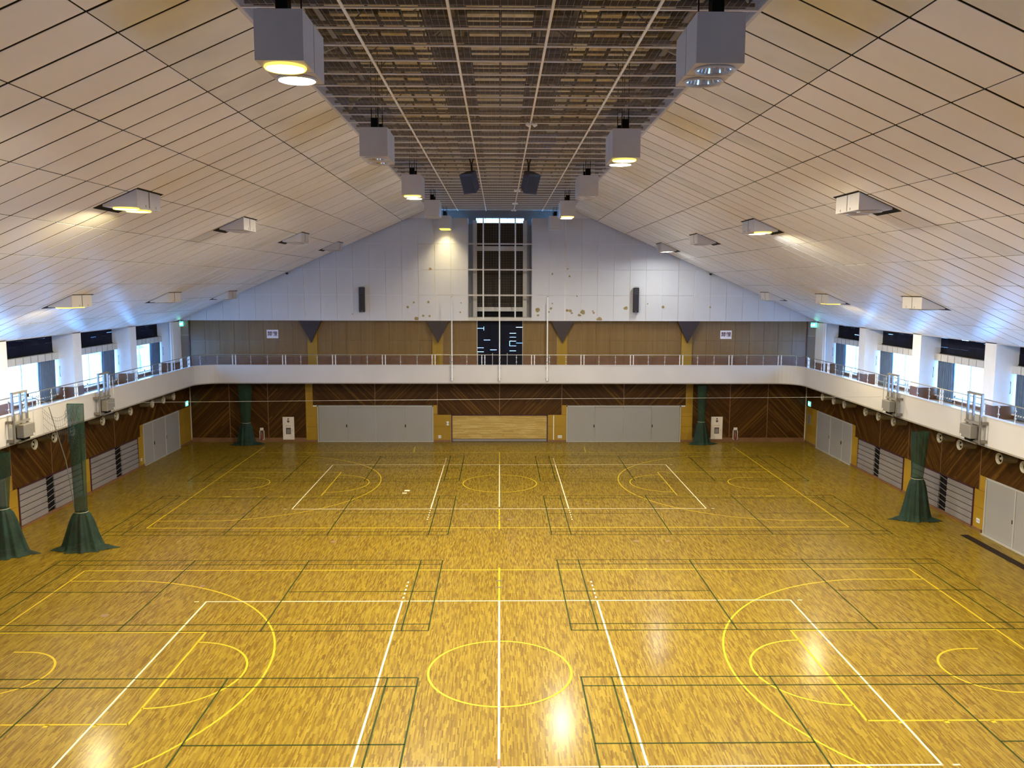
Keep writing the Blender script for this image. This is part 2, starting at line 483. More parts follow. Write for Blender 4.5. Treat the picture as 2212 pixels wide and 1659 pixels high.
part(fm.build('extension_lines', M['l_yellow'], floor), 'pale yellow line ends by the far wall')
sq = MB(); seg(sq, -4.56, 38.45, -4.34, 38.45, 0.2); seg(sq, -4.50, 38.92, -4.26, 38.92, 0.26)
part(sq.build('white_floor_sticker', M['l_white'], floor), 'two white square floor stickers')
sc = MB()
for x, y, r in ((-9.6, 26.3, 0.09), (-11.6, 23.9, 0.12), (-6.3, 31.0, 0.12), (0.4, 34, 0.1), (5.2, 31.0, 0.12), (6.4, 31.0, 0.10), (-1.5, 36.4, 0.12), (3.9, 36.5, 0.1), (-5.6, 31.6, 0.08)):
    sc.disc((x, y, 0.0022), r, 10)
part(sc.build('scuff_patch', M['tape'], floor, ), 'dull scuff patches', 'stuff')
part(B(18.0, 18.32, 18.0, 31.7, 0.001, 0.012).build('dark_strip', M['strip'], floor), 'dark strip on the floor by the right doors')

# ================================================================== WALLS, lower storey
wall_far = structure('wall_far', 'far wall, walnut boards below, plywood above the gallery and white boards at the top')
wall_left = structure('wall_left', 'left side wall under and above the gallery')
wall_right = structure('wall_right', 'right side wall under and above the gallery')
wall_near = structure('wall_near', 'near end wall behind the viewer')
B(-21.5, 21.5, NEAR - 0.3, NEAR, -0.2, 14).build('wall_core', M['walnut'], wall_near)
B(-WX, WX, 8.3, 8.5, 0, 4.4).build('stand_front', M['walnut'], wall_near)
for k in range(9):
    B(-UX, UX, 8.3 - 1.0 * (k + 1), 8.3 - 1.0 * k, 3.8, 4.3 + 0.40 * k).build('stand_step', M['box_dark'], wall_near)
# far wall core, kept behind everything; opening for the middle blackout window and shaft
core = MB()
core.box(-WX - 1.6, WX + 1.6, WY + 0.02, WY + 0.3, -0.2, GF)
core.box(-WX - 1.6, -1.38, WY + 0.02, WY + 0.3, GF, 7.55); core.box(1.38, WX + 1.6, WY + 0.02, WY + 0.3, GF, 7.55)
core.build('wall_core', M['plaster'], wall_far)

def chev_panel(wall, x0, x1, z0, z1, sgn):
    MB().box(x0 + 0.012, x1 - 0.012, WY - 0.05, WY + 0.01, z0, z1).build('board_panel', M['chev_xp' if sgn > 0 else 'chev_xn'], wall)
for a, b, s in ((-18.95, -16.6, -1), (-16.6, -14.25, 1), (-14.25, -11.94, -1), (11.94, 14.25, 1), (14.25, 16.6, -1), (16.6, 18.95, 1)):
    chev_panel(wall_far, a, b, 0.26, GZ0 + 0.3, s)
for a, b, s in ((-11.5, -7.68, 1), (-7.68, -3.85, -1), (3.82, 7.66, 1), (7.66, 11.5, -1)):
    chev_panel(wall_far, a, b, 2.29, GZ0 + 0.3, s)
for a, b, s in ((-3.85, -0.02, 1), (-0.02, 3.82, -1)): chev_panel(wall_far, a, b, 1.70, GZ0 + 0.3, s)
for x in (-16.6, -14.25, -7.68, -3.85, -0.02, 3.82, 7.66, 14.25, 16.6):
    MB().box(x - 0.022, x + 0.022, WY - 0.056, WY, 1.7 if abs(x) < 5 else (2.29 if abs(x) < 12 else 0.26), GZ0 + 0.3).build('cover_strip', M['dado'], wall_far)
for a, b, z0, z1 in ((-11.94, -11.5, 2.2, GZ0 + 0.3), (11.5, 11.94, 2.2, GZ0 + 0.3)):
    B(a, b, WY - 0.05, WY + 0.01, z0, z1).build('yellow_panel', M['yellow'], wall_far)
for a, b in ((-11.94, -11.2), (11.18, 11.94)):
    for z0, z1 in ((0.12, 0.95), (0.96, 1.6), (1.61, 2.2)):
        B(a, b, WY - 0.05, WY + 0.01, z0, z1).build('yellow_panel', M['yellow'], wall_far)
for a, b in ((-4.12, -3.42), (-3.41, -3.02), (2.98, 3.30), (3.36, 4.15)):
    for z0, z1 in ((0.12, 0.96), (0.97, 1.69)):
        B(a, b, WY - 0.05, WY + 0.01, z0, z1).build('yellow_panel', M['yellow'], wall_far)
for a, b in ((-4.12, -3.86), (3.83, 4.15)): B(a, b, WY - 0.05, WY + 0.01, 1.70, 2.29).build('yellow_panel', M['yellow'], wall_far)
bb = structure('baseboard_far', 'dark wood baseboard along the far wall')
for a, b in ((-18.95, -11.94), (11.94, 18.95)): B(a, b, WY - 0.07, WY + 0.01, 0.0, 0.26).build('skirting_board', M['dado'], bb)
for a, b in ((-11.94, -11.2), (-4.12, -3.02), (2.98, 4.15), (11.18, 11.94)): B(a, b, WY - 0.06, WY + 0.01, 0.0, 0.12).build('skirting_board', M['dado'], bb)

# far doors: four sliding leaves each
def far_door(name, xs, label):
    d = structure(name, label)
    B(xs[0] - 0.06, xs[0], WY - 0.09, WY, 0, 2.26).build('door_frame', M['door_metal'], d)
    B(xs[-1], xs[-1] + 0.06, WY - 0.09, WY, 0, 2.26).build('door_frame', M['door_metal'], d)
    B(xs[0] - 0.06, xs[-1] + 0.06, WY - 0.09, WY, 2.2, 2.26).build('door_frame', M['door_metal'], d)
    B(xs[0] - 0.06, xs[-1] + 0.06, WY - 0.12, WY, 0, 0.03).build('floor_track', M['door_metal'], d)
    for i in range(4):
        off = 0.075 if i in (0, 3) else 0.05
        lf = MB().cbox(xs[i] + 0.014, xs[i + 1] - 0.014, WY - off, WY - 0.005, 0.03, 2.2, 0.008).build('door_leaf', M['door'], d)
        if i in (0, 3):
            hx = xs[1] - 0.045 if i == 0 else xs[3] + 0.045
            MB().box(hx - 0.03, hx + 0.03, WY - off - 0.012, WY - off, 0.92, 1.08).build('pull_handle', M['black'], lf)
far_door('door_1', (-11.17, -9.40, -7.63, -5.87, -4.16), 'four leaf pale sliding door left of the stage shutter')
far_door('door_2', (4.18, 5.88, 7.65, 9.40, 11.15), 'four leaf pale sliding door right of the stage shutter')
sh = structure('door_3', 'maple slatted shutter with maroon frame at the middle of the far wall')
B(-3.0, -2.93, WY - 0.08, WY, 0, 1.69).build('shutter_frame', M['maroon'], sh)
B(2.9, 2.97, WY - 0.08, WY, 0, 1.69).build('shutter_frame', M['maroon'], sh)
B(-3.0, 2.97, WY - 0.08, WY, 1.64, 1.69).build('shutter_frame', M['maroon'], sh)
for k in range(10):
    B(-2.93, 2.9, WY - 0.05, WY - 0.01, 0.2 + 0.144 * k, 0.2 + 0.144 * (k + 1) - 0.004).build('shutter_slat', M['maple'], sh)
B(-2.93, 2.9, WY - 0.06, WY - 0.01, 0.03, 0.17).build('bottom_rail', M['bleacher'], sh)
B(-2.93, 2.9, WY - 0.02, WY - 0.0, 0.0, 0.21).build('shadow_gap', M['maroon'], sh)

# ---- lower side walls: everything mirrored left / right
def side_lower(s, wall, left):
    X0, X1 = s * WX, s * (WX + 0.05)
    def bx(y0, y1, z0, z1, proud=0.0, depth=0.06):
        return B(s * (WX - proud), s * (WX - proud + depth), y0, y1, z0, z1)
    B(s * (WX + 0.03), s * (WX + 0.3), NEAR, WY + 0.3, -0.2, GF).build('wall_core', M['walnut'], wall)
    # walnut panels with alternating slant
    js = [44.05, 41.15, 38.2, 35.3, 32.34]
    for i in range(4):
        bx(js[i + 1] + 0.012, js[i] - 0.012, 1.66, GZ0 + 0.3, 0.05).build('board_panel', M['chev_yn' if (i % 2 == 0) else 'chev_yp'], wall)
        bx(js[i + 1] - 0.022, js[i + 1] + 0.022, 1.66, GZ0 + 0.3, 0.056).build('cover_strip', M['dado'], wall)
    for i, (a, b) in enumerate(((50.2, 51.35), (46.9, 50.2), (44.05, 46.9))):
        bx(a + 0.012, b - 0.012, 2.26, GZ0 + 0.3, 0.05).build('board_panel', M['chev_yp' if i % 2 else 'chev_yn'], wall)
    for i, y0 in enumerate((29.4, 26.4, 23.4, 20.4, 17.4, 14.4, 11.4)):
        bx(y0 + 0.012, y0 + 2.93, 2.26 if y0 > 26 else 0.15, GZ0 + 0.3, 0.05).build('board_panel', M['chev_yn' if i % 2 else 'chev_yp'], wall)
    for a, b, z0, z1 in ((49.47, 50.2, 0.12, 2.25), (50.2, 51.35, 0.12, 2.25), (44.05, 44.44, 1.66, 2.25), (43.64, 44.44, 0.12, 1.65), (37.72, 38.55, 0.12, 1.65),
                         (31.9, 32.34, 1.66, 2.25), (31.9, 32.68, 0.12, 0.95), (31.9, 32.68, 0.96, 1.65)):
        bx(a + 0.006, b - 0.006, z0, z1, 0.05).build('yellow_panel', M['yellow'], wall)
    b2 = structure('baseboard_left' if left else 'baseboard_right', 'wood baseboard of the %s side wall' % ('left' if left else 'right'))
    for a, b in ((49.47, 51.35), (32.0, 44.44)): bx(a, b, 0, 0.12, 0.07, 0.08).build('skirting_board', M['dado'], b2)
    # doors with three leaves at the far end
    d = structure('door_4' if left else 'door_5', 'three leaf pale door at the far end of the %s side wall' % ('left' if left else 'right'))
    bx(44.42, 49.5, 2.18, 2.25, 0.07, 0.09).build('door_frame', M['door_metal'], d)
    for y in (44.45, 49.45): bx(y - 0.03, y + 0.03, 0, 2.2, 0.07, 0.09).build('door_frame', M['door_metal'], d)
    bx(44.45, 49.45, 0, 0.025, 0.12, 0.16).build('floor_track', M['door_metal'], d)
    ys = (44.48, 45.72, 47.48, 49.42)
    for i in range(3):
        lf = MB().cbox(s * (WX - 0.05 + 0.02 * (i == 1)), s * (WX + 0.02), ys[i] + 0.015, ys[i + 1] - 0.015, 0.03, 2.18, 0.006).build('door_leaf', M['door'], d)
        if i < 2:
            bx(ys[i + 1] - 0.03, ys[i + 1] + 0.03, 0.03, 2.18, 0.055, 0.05).build('leaf_stile', M['door_metal'], d)
            bx(ys[i + 1] + 0.06, ys[i + 1] + 0.12, 0.9, 1.08, 0.075 - 0.02 * (i == 1), 0.02).build('pull_handle', M['black'], lf)
    # near doors
    d = structure('door_6' if left else 'door_7', 'tall pale double door at the near end of the %s side wall' % ('left' if left else 'right'))
    bx(26.3, 31.9, 2.18, 2.25, 0.07, 0.09).build('door_frame', M['door_metal'], d)
    bx(31.82, 31.9, 0, 2.2, 0.07, 0.09).build('door_frame', M['door_metal'], d)
    bx(26.3, 31.85, 0, 0.025, 0.18, 0.2).build('floor_track', M['door_metal'], d)
    for i, (a, b) in enumerate(((30.02, 31.82), (28.2, 29.95), (26.4, 28.15))):
        lf = MB().cbox(s * (WX - 0.05), s * (WX + 0.02), a + 0.01, b - 0.01, 0.03, 2.18, 0.006).build('door_leaf', M['door'], d)
        bx(a - 0.06, a + 0.01, 0.03, 2.18, 0.056, 0.04).build('leaf_stile', M['door_metal'], d)
        bx(a + 0.05, a + 0.09, 0.9, 1.05, 0.062, 0.014).build('pull_handle', M['black'], lf)
side_lower(-1, wall_left, True)
side_lower(1, wall_right, False)

# ================================================================== GALLERY
gal = structure('wall_gallery', 'pale gallery front running round the hall with rounded far corners')
RC = 1.35
def gallery_path(off=0.0, y0=6.0, n=10):
    """centre line of the gallery front from left near to right near; off moves it outwards"""
    gx, gy, r = GX + off, GY + off, RC + off
    p = [(-gx, y0), (-gx, gy - r)]
    for k in range(1, n + 1):
        a = math.pi - math.pi / 2 * k / n
        p.append((-gx + r + r * math.cos(a), gy - r + r * math.sin(a)))
    q = [(-x, y) for x, y in p[::-1]]
    return p + q
def ribbon(mb, p_in, p_out, z0, z1):
    n = len(p_in); v = []
    for a, b in zip(p_in, p_out): v += [(a[0], a[1], z0), (a[0], a[1], z1), (b[0], b[1], z1), (b[0], b[1], z0)]
    f = []
    for i in range(n - 1):
        for k in range(4): f.append((4 * i + k, 4 * (i + 1) + k, 4 * (i + 1) + (k + 1) % 4, 4 * i + (k + 1) % 4))
    f += [(0, 1, 2, 3), (4 * n - 1, 4 * n - 2, 4 * n - 3, 4 * n - 4)]
    mb.add(v, f); return mb
ribbon(MB(), gallery_path(0), gallery_path(0.14), GZ0 + 0.06, GZ1).build('gallery_front', M['fascia'], gal)
ribbon(MB(), gallery_path(-0.012), gallery_path(0.16), GZ0, GZ0 + 0.06).build('edge_bead', M['trim_grey'], gal)
ribbon(MB(), gallery_path(-0.02), gallery_path(0.20), GZ1, GZ1 + 0.03).build('coping', M['gfloor'], gal)
sl = MB()
sl.box(-NX, -GX - 0.13, 6.0, WY, GF - 0.25, GF); sl.box(GX + 0.13, NX, 6.0, WY, GF - 0.25, GF); sl.box(-GX - 0.13, GX + 0.13, GY + 0.12, WY + 0.02, GF - 0.25, GF)
sl.build('gallery_floor', M['gfloor'], gal)

# railing: three runs, posts with round clamps, glass panes
def railing(label, pts, name='gallery_railing', thick_every=3):
    t = thing(name, label, 'railing', (pts[0][0], pts[0][1], GZ1 + 0.03))
    ox, oy, oz = t.location
    V = [Vector((p[0] - ox, p[1] - oy, 0)) for p in pts]
    H = RAILZ - GZ1 - 0.03
    MB().tube([(v.x, v.y, H) for v in V], 0.022, 8).build('top_rail', M['steel'], t)
    # arc length positions
    L = [0]
    for a, b in zip(V, V[1:]): L.append(L[-1] + (b - a).length)
    def at(d):
        for i in range(len(V) - 1):
            if d <= L[i + 1] + 1e-6:
                q = (d - L[i]) / max(1e-6, L[i + 1] - L[i]); return V[i].lerp(V[i + 1], q), (V[i + 1] - V[i]).normalized()
        return V[-1], (V[-1] - V[-2]).normalized()
    n = max(1, round(L[-1] / 0.98)); st = L[-1] / n
    thin = MB().tube([(0, 0, 0), (0, 0, H)], 0.011, 6).mesh('post_thin'); thin.materials.append(M['white_steel'])
    thick = MB().box(-0.022, 0.022, -0.022, 0.022, 0, H).mesh('post_thick'); thick.materials.append(M['white_steel'])
    cl = MB().lathe([(0.0, -0.02), (0.045, -0.02), (0.045, 0.02), (0.0, 0.02)], (0, 0, 0), 'y', 10)
    clm = cl.mesh('glass_clamp'); clm.materials.append(M['steel'])
    for k in range(n + 1):
        p, d = at(k * st); ang = math.atan2(d.y, d.x)
        offs = (-0.09, 0.09) if k % thick_every == 0 else (0,)
        for o_ in offs:
            q = link('post', thick if k % thick_every == 0 else thin, t, p + d * o_); q.rotation_euler.z = ang
            for z in (0.16, 0.43): link('glass_clamp', clm, q, (0, 0, z))
        if k < n:
            p2, _ = at((k + 1) * st)
            a = p + (p2 - p).normalized() * 0.10; b = p2 - (p2 - p).normalized() * 0.10
            g = MB().add([(a.x, a.y, 0.07), (b.x, b.y, 0.07), (b.x, b.y, 0.52), (a.x, a.y, 0.52)], [(0, 1, 2, 3)])
            g.build('glass_pane', M['rail_glass'], t)
    return t
gp = gallery_path(0.07)
half = len(gp) // 2
nc = 12
left_run = [gp[0], (gp[1][0], gp[1][1] - 0.16)]; right_run = [(gp[-2][0], gp[-2][1] - 0.16), gp[-1]]
mid_run = gp[1:-1]
railing('steel and glass railing along the left side gallery', left_run)
railing('steel and glass railing along the far gallery under the plywood wall', mid_run)
railing('steel and glass railing along the right side gallery', right_run)

# ================================================================== UPPER FAR WALL
# brown plywood
def ply_run(a, b):
    n = max(1, round((b - a) / 0.93)); st = (b - a) / n
    for k in range(n):
        for z0, z1 in ((5.30, 6.28), (6.285, 7.6)):
            B(a + st * k + 0.006, a + st * (k + 1) - 0.006, WY - 0.03, WY + 0.02, z0, z1).build('plywood_panel', M['ply'], wall_far)
        B(a + st * k + 0.004, a + st * (k + 1) - 0.004, WY - 0.05, WY + 0.02, GF, 5.29).build('dado_panel', M['dado'], wall_far)
for a, b in ((-18.82, -11.72), (-11.10, -4.12), (-3.48, -1.40), (1.40, 3.50), (4.13, 11.12), (11.78, 18.85)): ply_run(a, b)
for a, b in ((-11.71, -11.11), (-4.11, -3.49), (3.51, 4.12), (11.13, 11.77)):
    B(a, b, WY - 0.14, WY + 0.02, GF, 7.6).build('yellow_pilaster', M['yellow'], wall_far)
# end returns beside the plywood (grey door recess at each gallery end)
for s in (-1, 1):
    B(s * 18.84, s * 21.0, WY + 0.0, WY + 0.3, GF, 8.2).build('end_wall', M['trim_grey'], wall_far)
    B(s * 18.84, s * 18.90, WY - 0.1, WY + 0.02, GF, 7.6).build('corner_post', M['walnut'], wall_far)
    B(s * 18.92, s * 19.40, WY - 0.02, WY + 0.02, GF, 6.55).build('gallery_door_leaf', M['box_grey'], wall_far)
    B(s * 18.90, s * 19.45, WY - 0.04, WY + 0.02, 6.56, 6.62).build('door_head', M['door_metal'], wall_far)
# dark triangular brackets under the white wall
for x0, x1, xm in ((-12.15, -10.78, -11.43), (-4.48, -3.08, -3.76), (3.08, 4.50, 3.80), (10.78, 12.18, 11.45)):
    MB().prism([(x0, 7.52), (xm, 6.16), (x1, 7.52)], 51.0, 51.30).build('dark_bracket', M['triangle'], wall_far)

# white boards with stepped joints: back sheet + panels
WW = 51.0
def slope_top(x): return min(13.62, ceil_z(x) + 0.10)
rows = [7.52, 9.04, 10.57, 12.10, 13.62]
backs = MB()
for s in (-1, 1):
    pts = [(s * 1.92, 7.52), (s * 19.3, 7.52), (s * 19.3, ceil_z(19.3) + 0.1), (s * 4.1, 14.3), (s * 4.1, 13.62), (s * 1.92, 13.62)]
    if s < 0: pts = pts[::-1]
    backs.prism(pts, WW + 0.03, WW + 0.22)
backs.build('wall_core', M['plaster'], wall_far)
B(-19.3, -1.92, WW - 0.02, WY + 0.02, 7.50, 7.53).build('soffit_edge', M['white_wall'], wall_far)
B(1.92, 19.3, WW - 0.02, WY + 0.02, 7.50, 7.53).build('soffit_edge', M['white_wall'], wall_far)
cols = [1.93, 2.95] + [3.93 + 0.98 * k for k in range(17)]
def clip_poly(poly, s):
    """clip the panel against the sloped ceiling (keep what is below)"""
    out = []
    fz = lambda p: ceil_z(p[0]) + 0.05 - p[1]
    for i in range(len(poly)):
        a, b = poly[i], poly[(i + 1) % len(poly)]
        da, db = fz(a), fz(b)
        if da >= 0: out.append(a)
        if (da >= 0) != (db >= 0):
            q = da / (da - db); out.append((a[0] + (b[0] - a[0]) * q, a[1] + (b[1] - a[1]) * q))
    return out
for s in (-1, 1):
    for i in range(len(cols) - 1):
        strong_l = abs(cols[i] - 3.93) < 0.01 or abs(cols[i] - 11.77) < 0.01
        strong_r = abs(cols[i + 1] - 3.93) < 0.01 or abs(cols[i + 1] - 11.77) < 0.01
        for j in range(4):
            a, b = cols[i] + (0.022 if strong_l else 0.006), cols[i + 1] - (0.022 if strong_r else 0.006)
            poly = [(a, rows[j] + 0.006), (b, rows[j] + 0.006), (b, rows[j + 1] - 0.006), (a, rows[j + 1] - 0.006)]
            poly = clip_poly(poly, s)
            if len(poly) < 3: continue
            ar = abs(sum(poly[k][0] * poly[(k + 1) % len(poly)][1] - poly[(k + 1) % len(poly)][0] * poly[k][1] for k in range(len(poly))) / 2)
            if ar < 0.03: continue
            poly = [(s * x, z) for x, z in poly]
            if s > 0: pass
            else: poly = poly[::-1]
            dy = random.uniform(-0.004, 0.004)
            MB().prism(poly, WW + dy, WW + 0.035).build('white_board', M['white_wall'], wall_far)
# peeled patches
for x, z, r in ((-5.56, 8.33, .10), (-5.2, 8.6, .09), (-4.32, 8.62, .11), (-5.05, 7.62, .16), (-4.62, 7.80, .10), (-4.25, 7.78, .08), (-2.35, 8.58, .05), (-2.4, 8.02, .07),
                (-4.18, 10.62, .12), (2.28, 8.17, .17), (2.30, 7.85, .09), (3.08, 8.25, .10), (2.95, 8.05, .09), (3.17, 8.55, .06), (3.15, 10.33, .08), (4.20, 10.18, .08), (4.08, 10.63, .06),
                (4.05, 8.14, .11), (4.25, 8.12, .12), (4.35, 7.98, .08), (5.03, 8.05, .19), (4.82, 7.85, .12), (5.68, 8.0, .08), (5.62, 8.1, .06), (6.02, 7.62, .19), (7.62, 8.27, .16),
                (8.95, 8.55, .06), (9.88, 8.35, .12), (12.75, 8.35, .07), (4.66, 9.0, .06), (-8.9, 7.9, .05)):
    n = 9; k0 = random.random()
    pts = [(x + r * random.uniform(.55, 1.05) * math.cos(2 * math.pi * k / n + k0), z + r * random.uniform(.5, 1.0) * math.sin(2 * math.pi * k / n + k0)) for k in range(n)]
    MB().prism(pts, WW - 0.0075, WW - 0.002).build('peeled_patch', M['peel'], wall_far)

# ---- central shaft with pipe grid, louvred blackout boards and a bright top light
shaft = structure('window_15', 'tall dark blackout window behind a white pipe grid in the middle of the far wall')
SB = 52.1
for s in (-1, 1):
    B(s * 1.92, s * 1.98, WW - 0.02, SB + 0.1, 7.53, 13.62).build('shaft_side', M['white_wall'], shaft)
    B(s * 1.40, s * 1.64, SB - 0.35, SB - 0.05, 7.6, 13.55).build('shaft_column', M['pelmet'], shaft)
    B(s * 1.64, s * 1.95, SB - 0.02, SB + 0.1, 7.53, 13.30).build('shaft_back', M['trim_grey'], shaft)
B(-1.95, 1.95, WW, SB + 0.1, 7.50, 7.70).build('shaft_ledge', M['pelmet'], shaft)
B(-1.45, 1.45, SB - 0.3, SB, 8.05, 8.30).build('shaft_rail', M['pelmet'], shaft)
B(-1.40, 1.40, SB - 0.3, SB, 11.72, 12.0).build('shaft_rail', M['pelmet'], shaft)
gm_ = MB()
for k in range(29): gm_.box(-1.40 + 0.1 * k - 0.008, -1.40 + 0.1 * k + 0.008, SB - 0.02, SB - 0.012, 8.3, 13.40)
for j in range(51): gm_.box(-1.40, 1.40, SB - 0.022, SB - 0.014, 8.32 + 0.1 * j - 0.008, 8.32 + 0.1 * j + 0.008)
part(gm_.build('window_grille', M['beam'], shaft), None, 'stuff')
B(-1.45, 1.45, SB + 0.0, SB + 0.04, 7.7, 13.42).build('board_backing', M['black'], shaft)
for x in (-1.35, -0.9, -0.45, 0.0, 0.45, 0.9, 1.35):
    B(x - 0.02, x + 0.02, SB - 0.02, SB + 0.03, 13.40, 13.72).build('top_light_mullion', M['alu'], shaft)
B(-1.45, 1.45, SB - 0.03, SB + 0.05, 13.68, 13.74).build('top_light_head', M['alu'], shaft)
for k in range(6): B(-1.33 + 0.45 * k, -0.92 + 0.45 * k, SB, SB + 0.01, 13.42, 13.68).build('top_light_pane', M['glass'], shaft)
# front pipe grid
for x in (-1.0, 0.92): MB().tube([(x, WW - 0.03, 7.6), (x, WW - 0.03, 13.62)], 0.045, 8).build('grid_pipe', M['white_steel'], shaft)
MB().tube([(-0.03, WW - 0.03, 7.6), (-0.03, WW - 0.03, 13.62)], 0.05, 8).build('grid_pipe', M['white_steel'], shaft)
for z in (9.04, 10.57, 12.10): MB().box(-1.92, 1.92, WW + 0.02, WW + 0.09, z - 0.045, z + 0.045).build('grid_rail', M['fascia'], shaft)

# ---- lower middle window behind the railing: blackout boards with slits of daylight
mw = structure('window_16', 'black boarded window behind the far railing with thin slits of daylight')
rng = random.Random(3)
for k in range(7):
    x0 = -1.385 + k * 0.396
    z = GF
    while z < 7.48:
        h = rng.choice((0.24, 0.30, 0.36))
        gap = -0.01; gx = -0.004; yo = rng.uniform(0, 0.03)
        if rng.random() < (0.34 if k in (0, 5, 6) else 0.12) and z > 5.3: gap = rng.uniform(0.004, 0.013)
        if rng.random() < (0.35 if k == 6 else 0.06) and z > 5.3: gx = rng.uniform(0.003, 0.010)
        B(x0 + gx, x0 + 0.399, WY + 0.06 + yo, WY + 0.07 + yo, z + gap, min(z + h, 7.55)).build('blackout_board', M['blind'], mw)
        z += h
for x in (-1.36, -0.45, 0.45): B(x - 0.02, x + 0.02, WY + 0.0, WY + 0.05, GF, 5.5).build('lower_mullion', M['alu'], mw)
B(-1.385, 1.385, WY + 0.10, WY + 0.13, GF, 5.42).build('window_base', M['black'], mw)
# ================================================================== UPPER SIDE WALLS, windows
win_no = 0
PILL = [3.0, 8.9, 14.8, 20.7, 26.6, 32.5, 38.41, 44.33, 50.18]
for s, wall in ((-1, wall_left), (1, wall_right)):
    sd = 'left' if s < 0 else 'right'
    # dado and pillars
    for i, y in enumerate(PILL):
        y1 = y + 0.77 if i < 8 else WY
        B(s * UX, s * (NX + 0.3), y, y1, 4.99, 8.0).build('pillar', M['plaster'], wall)
        B(s * (UX - 0.02), s * (NX + 0.3), y, y1, GF, 4.99).build('dado_panel', M['dado'], wall)
    for x_ in (0.0,):
        MB().tube([(s * (UX + 0.12), 50.08, GF), (s * (UX + 0.12), 50.08, 7.6)], 0.06, 10).build('down_pipe', M['plaster'], wall)
    B(s * (UX), s * (NX + 0.3), NEAR, 3.0, GF, 8.0).build('wall_core', M['plaster'], wall)
    B(s * (UX - 0.1), s * (NX + 0.4), NEAR, WY + 0.2, 7.95, 8.1).build('niche_head', M['plaster'], wall)
    for i in range(len(PILL) - 1):
        y0, y1 = PILL[i] + 0.77, PILL[i + 1]
        win_no += 1
        visible = y1 > 27
        wd = structure('window_%d' % (win_no if win_no < 15 else win_no + 2), '%s gallery window with dark transom boards, beige pelmet and bright lower panes, bay %d from the far end' % (sd, len(PILL) - 1 - i))
        def wb(a, b, c, d, e, f): return B(s * a, s * b, c, d, e, f)
        wb(NX - 0.02, NX + 0.12, y0, y1, GF, 4.62).build('apron_panel', M['dado'], wd)
        wb(NX - 0.18, NX + 0.12, y0, y1, 4.62, 4.67).build('sill', M['sill'], wd)
        # frame
        fr = MB()
        for z in (4.67, 6.52): fr.box(s * NX, s * (NX + 0.07), y0, y1, z, z + 0.05)
        for y in (y0, (y0 + y1) / 2 - 0.02, y1 - 0.05): fr.box(s * NX, s * (NX + 0.07), y, y + 0.05, 4.67, 6.55)
        fr.build('window_frame', M['alu'], wd)
        for a, b in ((y0 + 0.05, (y0 + y1) / 2 - 0.02), ((y0 + y1) / 2 + 0.03, y1 - 0.05)):
            wb(NX + 0.03, NX + 0.038, a, b, 4.72, 6.52).build('pane', M['glass'], wd)
        # pelmet
        pe = wb(NX - 0.28, NX - 0.02, y0 + 0.05, y1 - 0.0, 6.27, 6.58).build('pelmet', M['pelmet'], wd)
        if visible:
            for k in range(1, 9):
                yy = y0 + (y1 - y0) * k / 9
                wb(NX - 0.288, NX - 0.278, yy - 0.018, yy + 0.018, 6.275, 6.575).build('pelmet_batten', M['trim_grey'], pe)
        # dark upper boards
        n = 9
        if visible:
            for k in range(n):
                a, b = y0 + (y1 - y0) * k / n, y0 + (y1 - y0) * (k + 1) / n
                zt = 6.6
                while zt < 7.9:
                    hh = rng.choice((0.28, 0.42, 0.65))
                    g1 = rng.uniform(0.005, 0.012) if (rng.random() < 0.14 and s > 0) or rng.random() < 0.05 else 0.003
                    wb(NX - 0.02 - rng.uniform(0, 0.012), NX + 0.0, a + 0.006, b - 0.006 + 0.004, zt + g1, min(zt + hh, 7.95)).build('transom_board', M['blind'], wd)
                    zt += hh
            wb(NX - 0.05, NX + 0.03, y0, y1, 6.58, 6.63).build('transom_rail', M['black'], wd)
            # guard bars on the near half and a crank handle on the reveal
            gb = MB()
            for k in range(7): gb.tube([(s * (NX + 0.2), y0 + 0.15 + 0.26 * k, 4.7), (s * (NX + 0.2), y0 + 0.15 + 0.26 * k, 6.05)], 0.012, 6)
            gb.tube([(s * (NX + 0.2), y0 + 0.05, 6.05), (s * (NX + 0.2), y0 + 1.8, 6.05)], 0.016, 6)
            gb.build('guard_bars', M['box_dark'], wd)
            MB().tube([(s * (NX - 0.35), y1 - 0.06, 5.95), (s * (NX - 0.35), y1 - 0.1, 5.93), (s * (NX - 0.35), y1 - 0.1, 5.5), (s * (NX - 0.35), y1 - 0.06, 5.48)], 0.014, 6).build('crank_handle', M['box_dark'], wd)
        else:
            wb(NX - 0.03, NX, y0, y1, 6.6, 7.95).build('transom_board', M['blind'], wd)

# curtains, one per visible bay, bunched at the far end of the bay
def curtain(s, y0, y1, label):
    t = thing('curtain', label, 'curtain', (s * (NX - 0.15), (y0 + y1) / 2, 4.6), group='blue curtains of the gallery windows')
    v = []; f = []; n = 60; zs = (1.70, 1.0, 0.35, 0.0) if False else (1.72, 1.2, 0.7, 0.25, -0.1)
    for j, z in enumerate(zs):
        for k in range(n + 1):
            q = k / n
            y = (y0 + q * (y1 - y0)) - (y0 + y1) / 2
            y *= 1.0 + 0.10 * (1 - (z + 0.1) / 1.8) * (1 if q < .3 else 0.2)
            x = 0.06 * math.sin(q * 2 * math.pi * 8.5 + 0.5 * math.sin(q * 17)) + 0.015 * math.sin(q * 60 + j)
            v.append((s * x, y, z))
    m = n + 1
    for j in range(len(zs) - 1):
        for k in range(n): f.append((j * m + k, j * m + k + 1, (j + 1) * m + k + 1, (j + 1) * m + k))
    MB().add(v, f, True).build('cloth', M['curtain'], t)
    MB().tube([(0, y0 - (y0 + y1) / 2, 1.70), (0, y1 - (y0 + y1) / 2, 1.70)], 0.015, 6).build('curtain_rail', M['alu'], t)
order = {0: 'nearest', 1: 'second', 2: 'third', 3: 'farthest'}
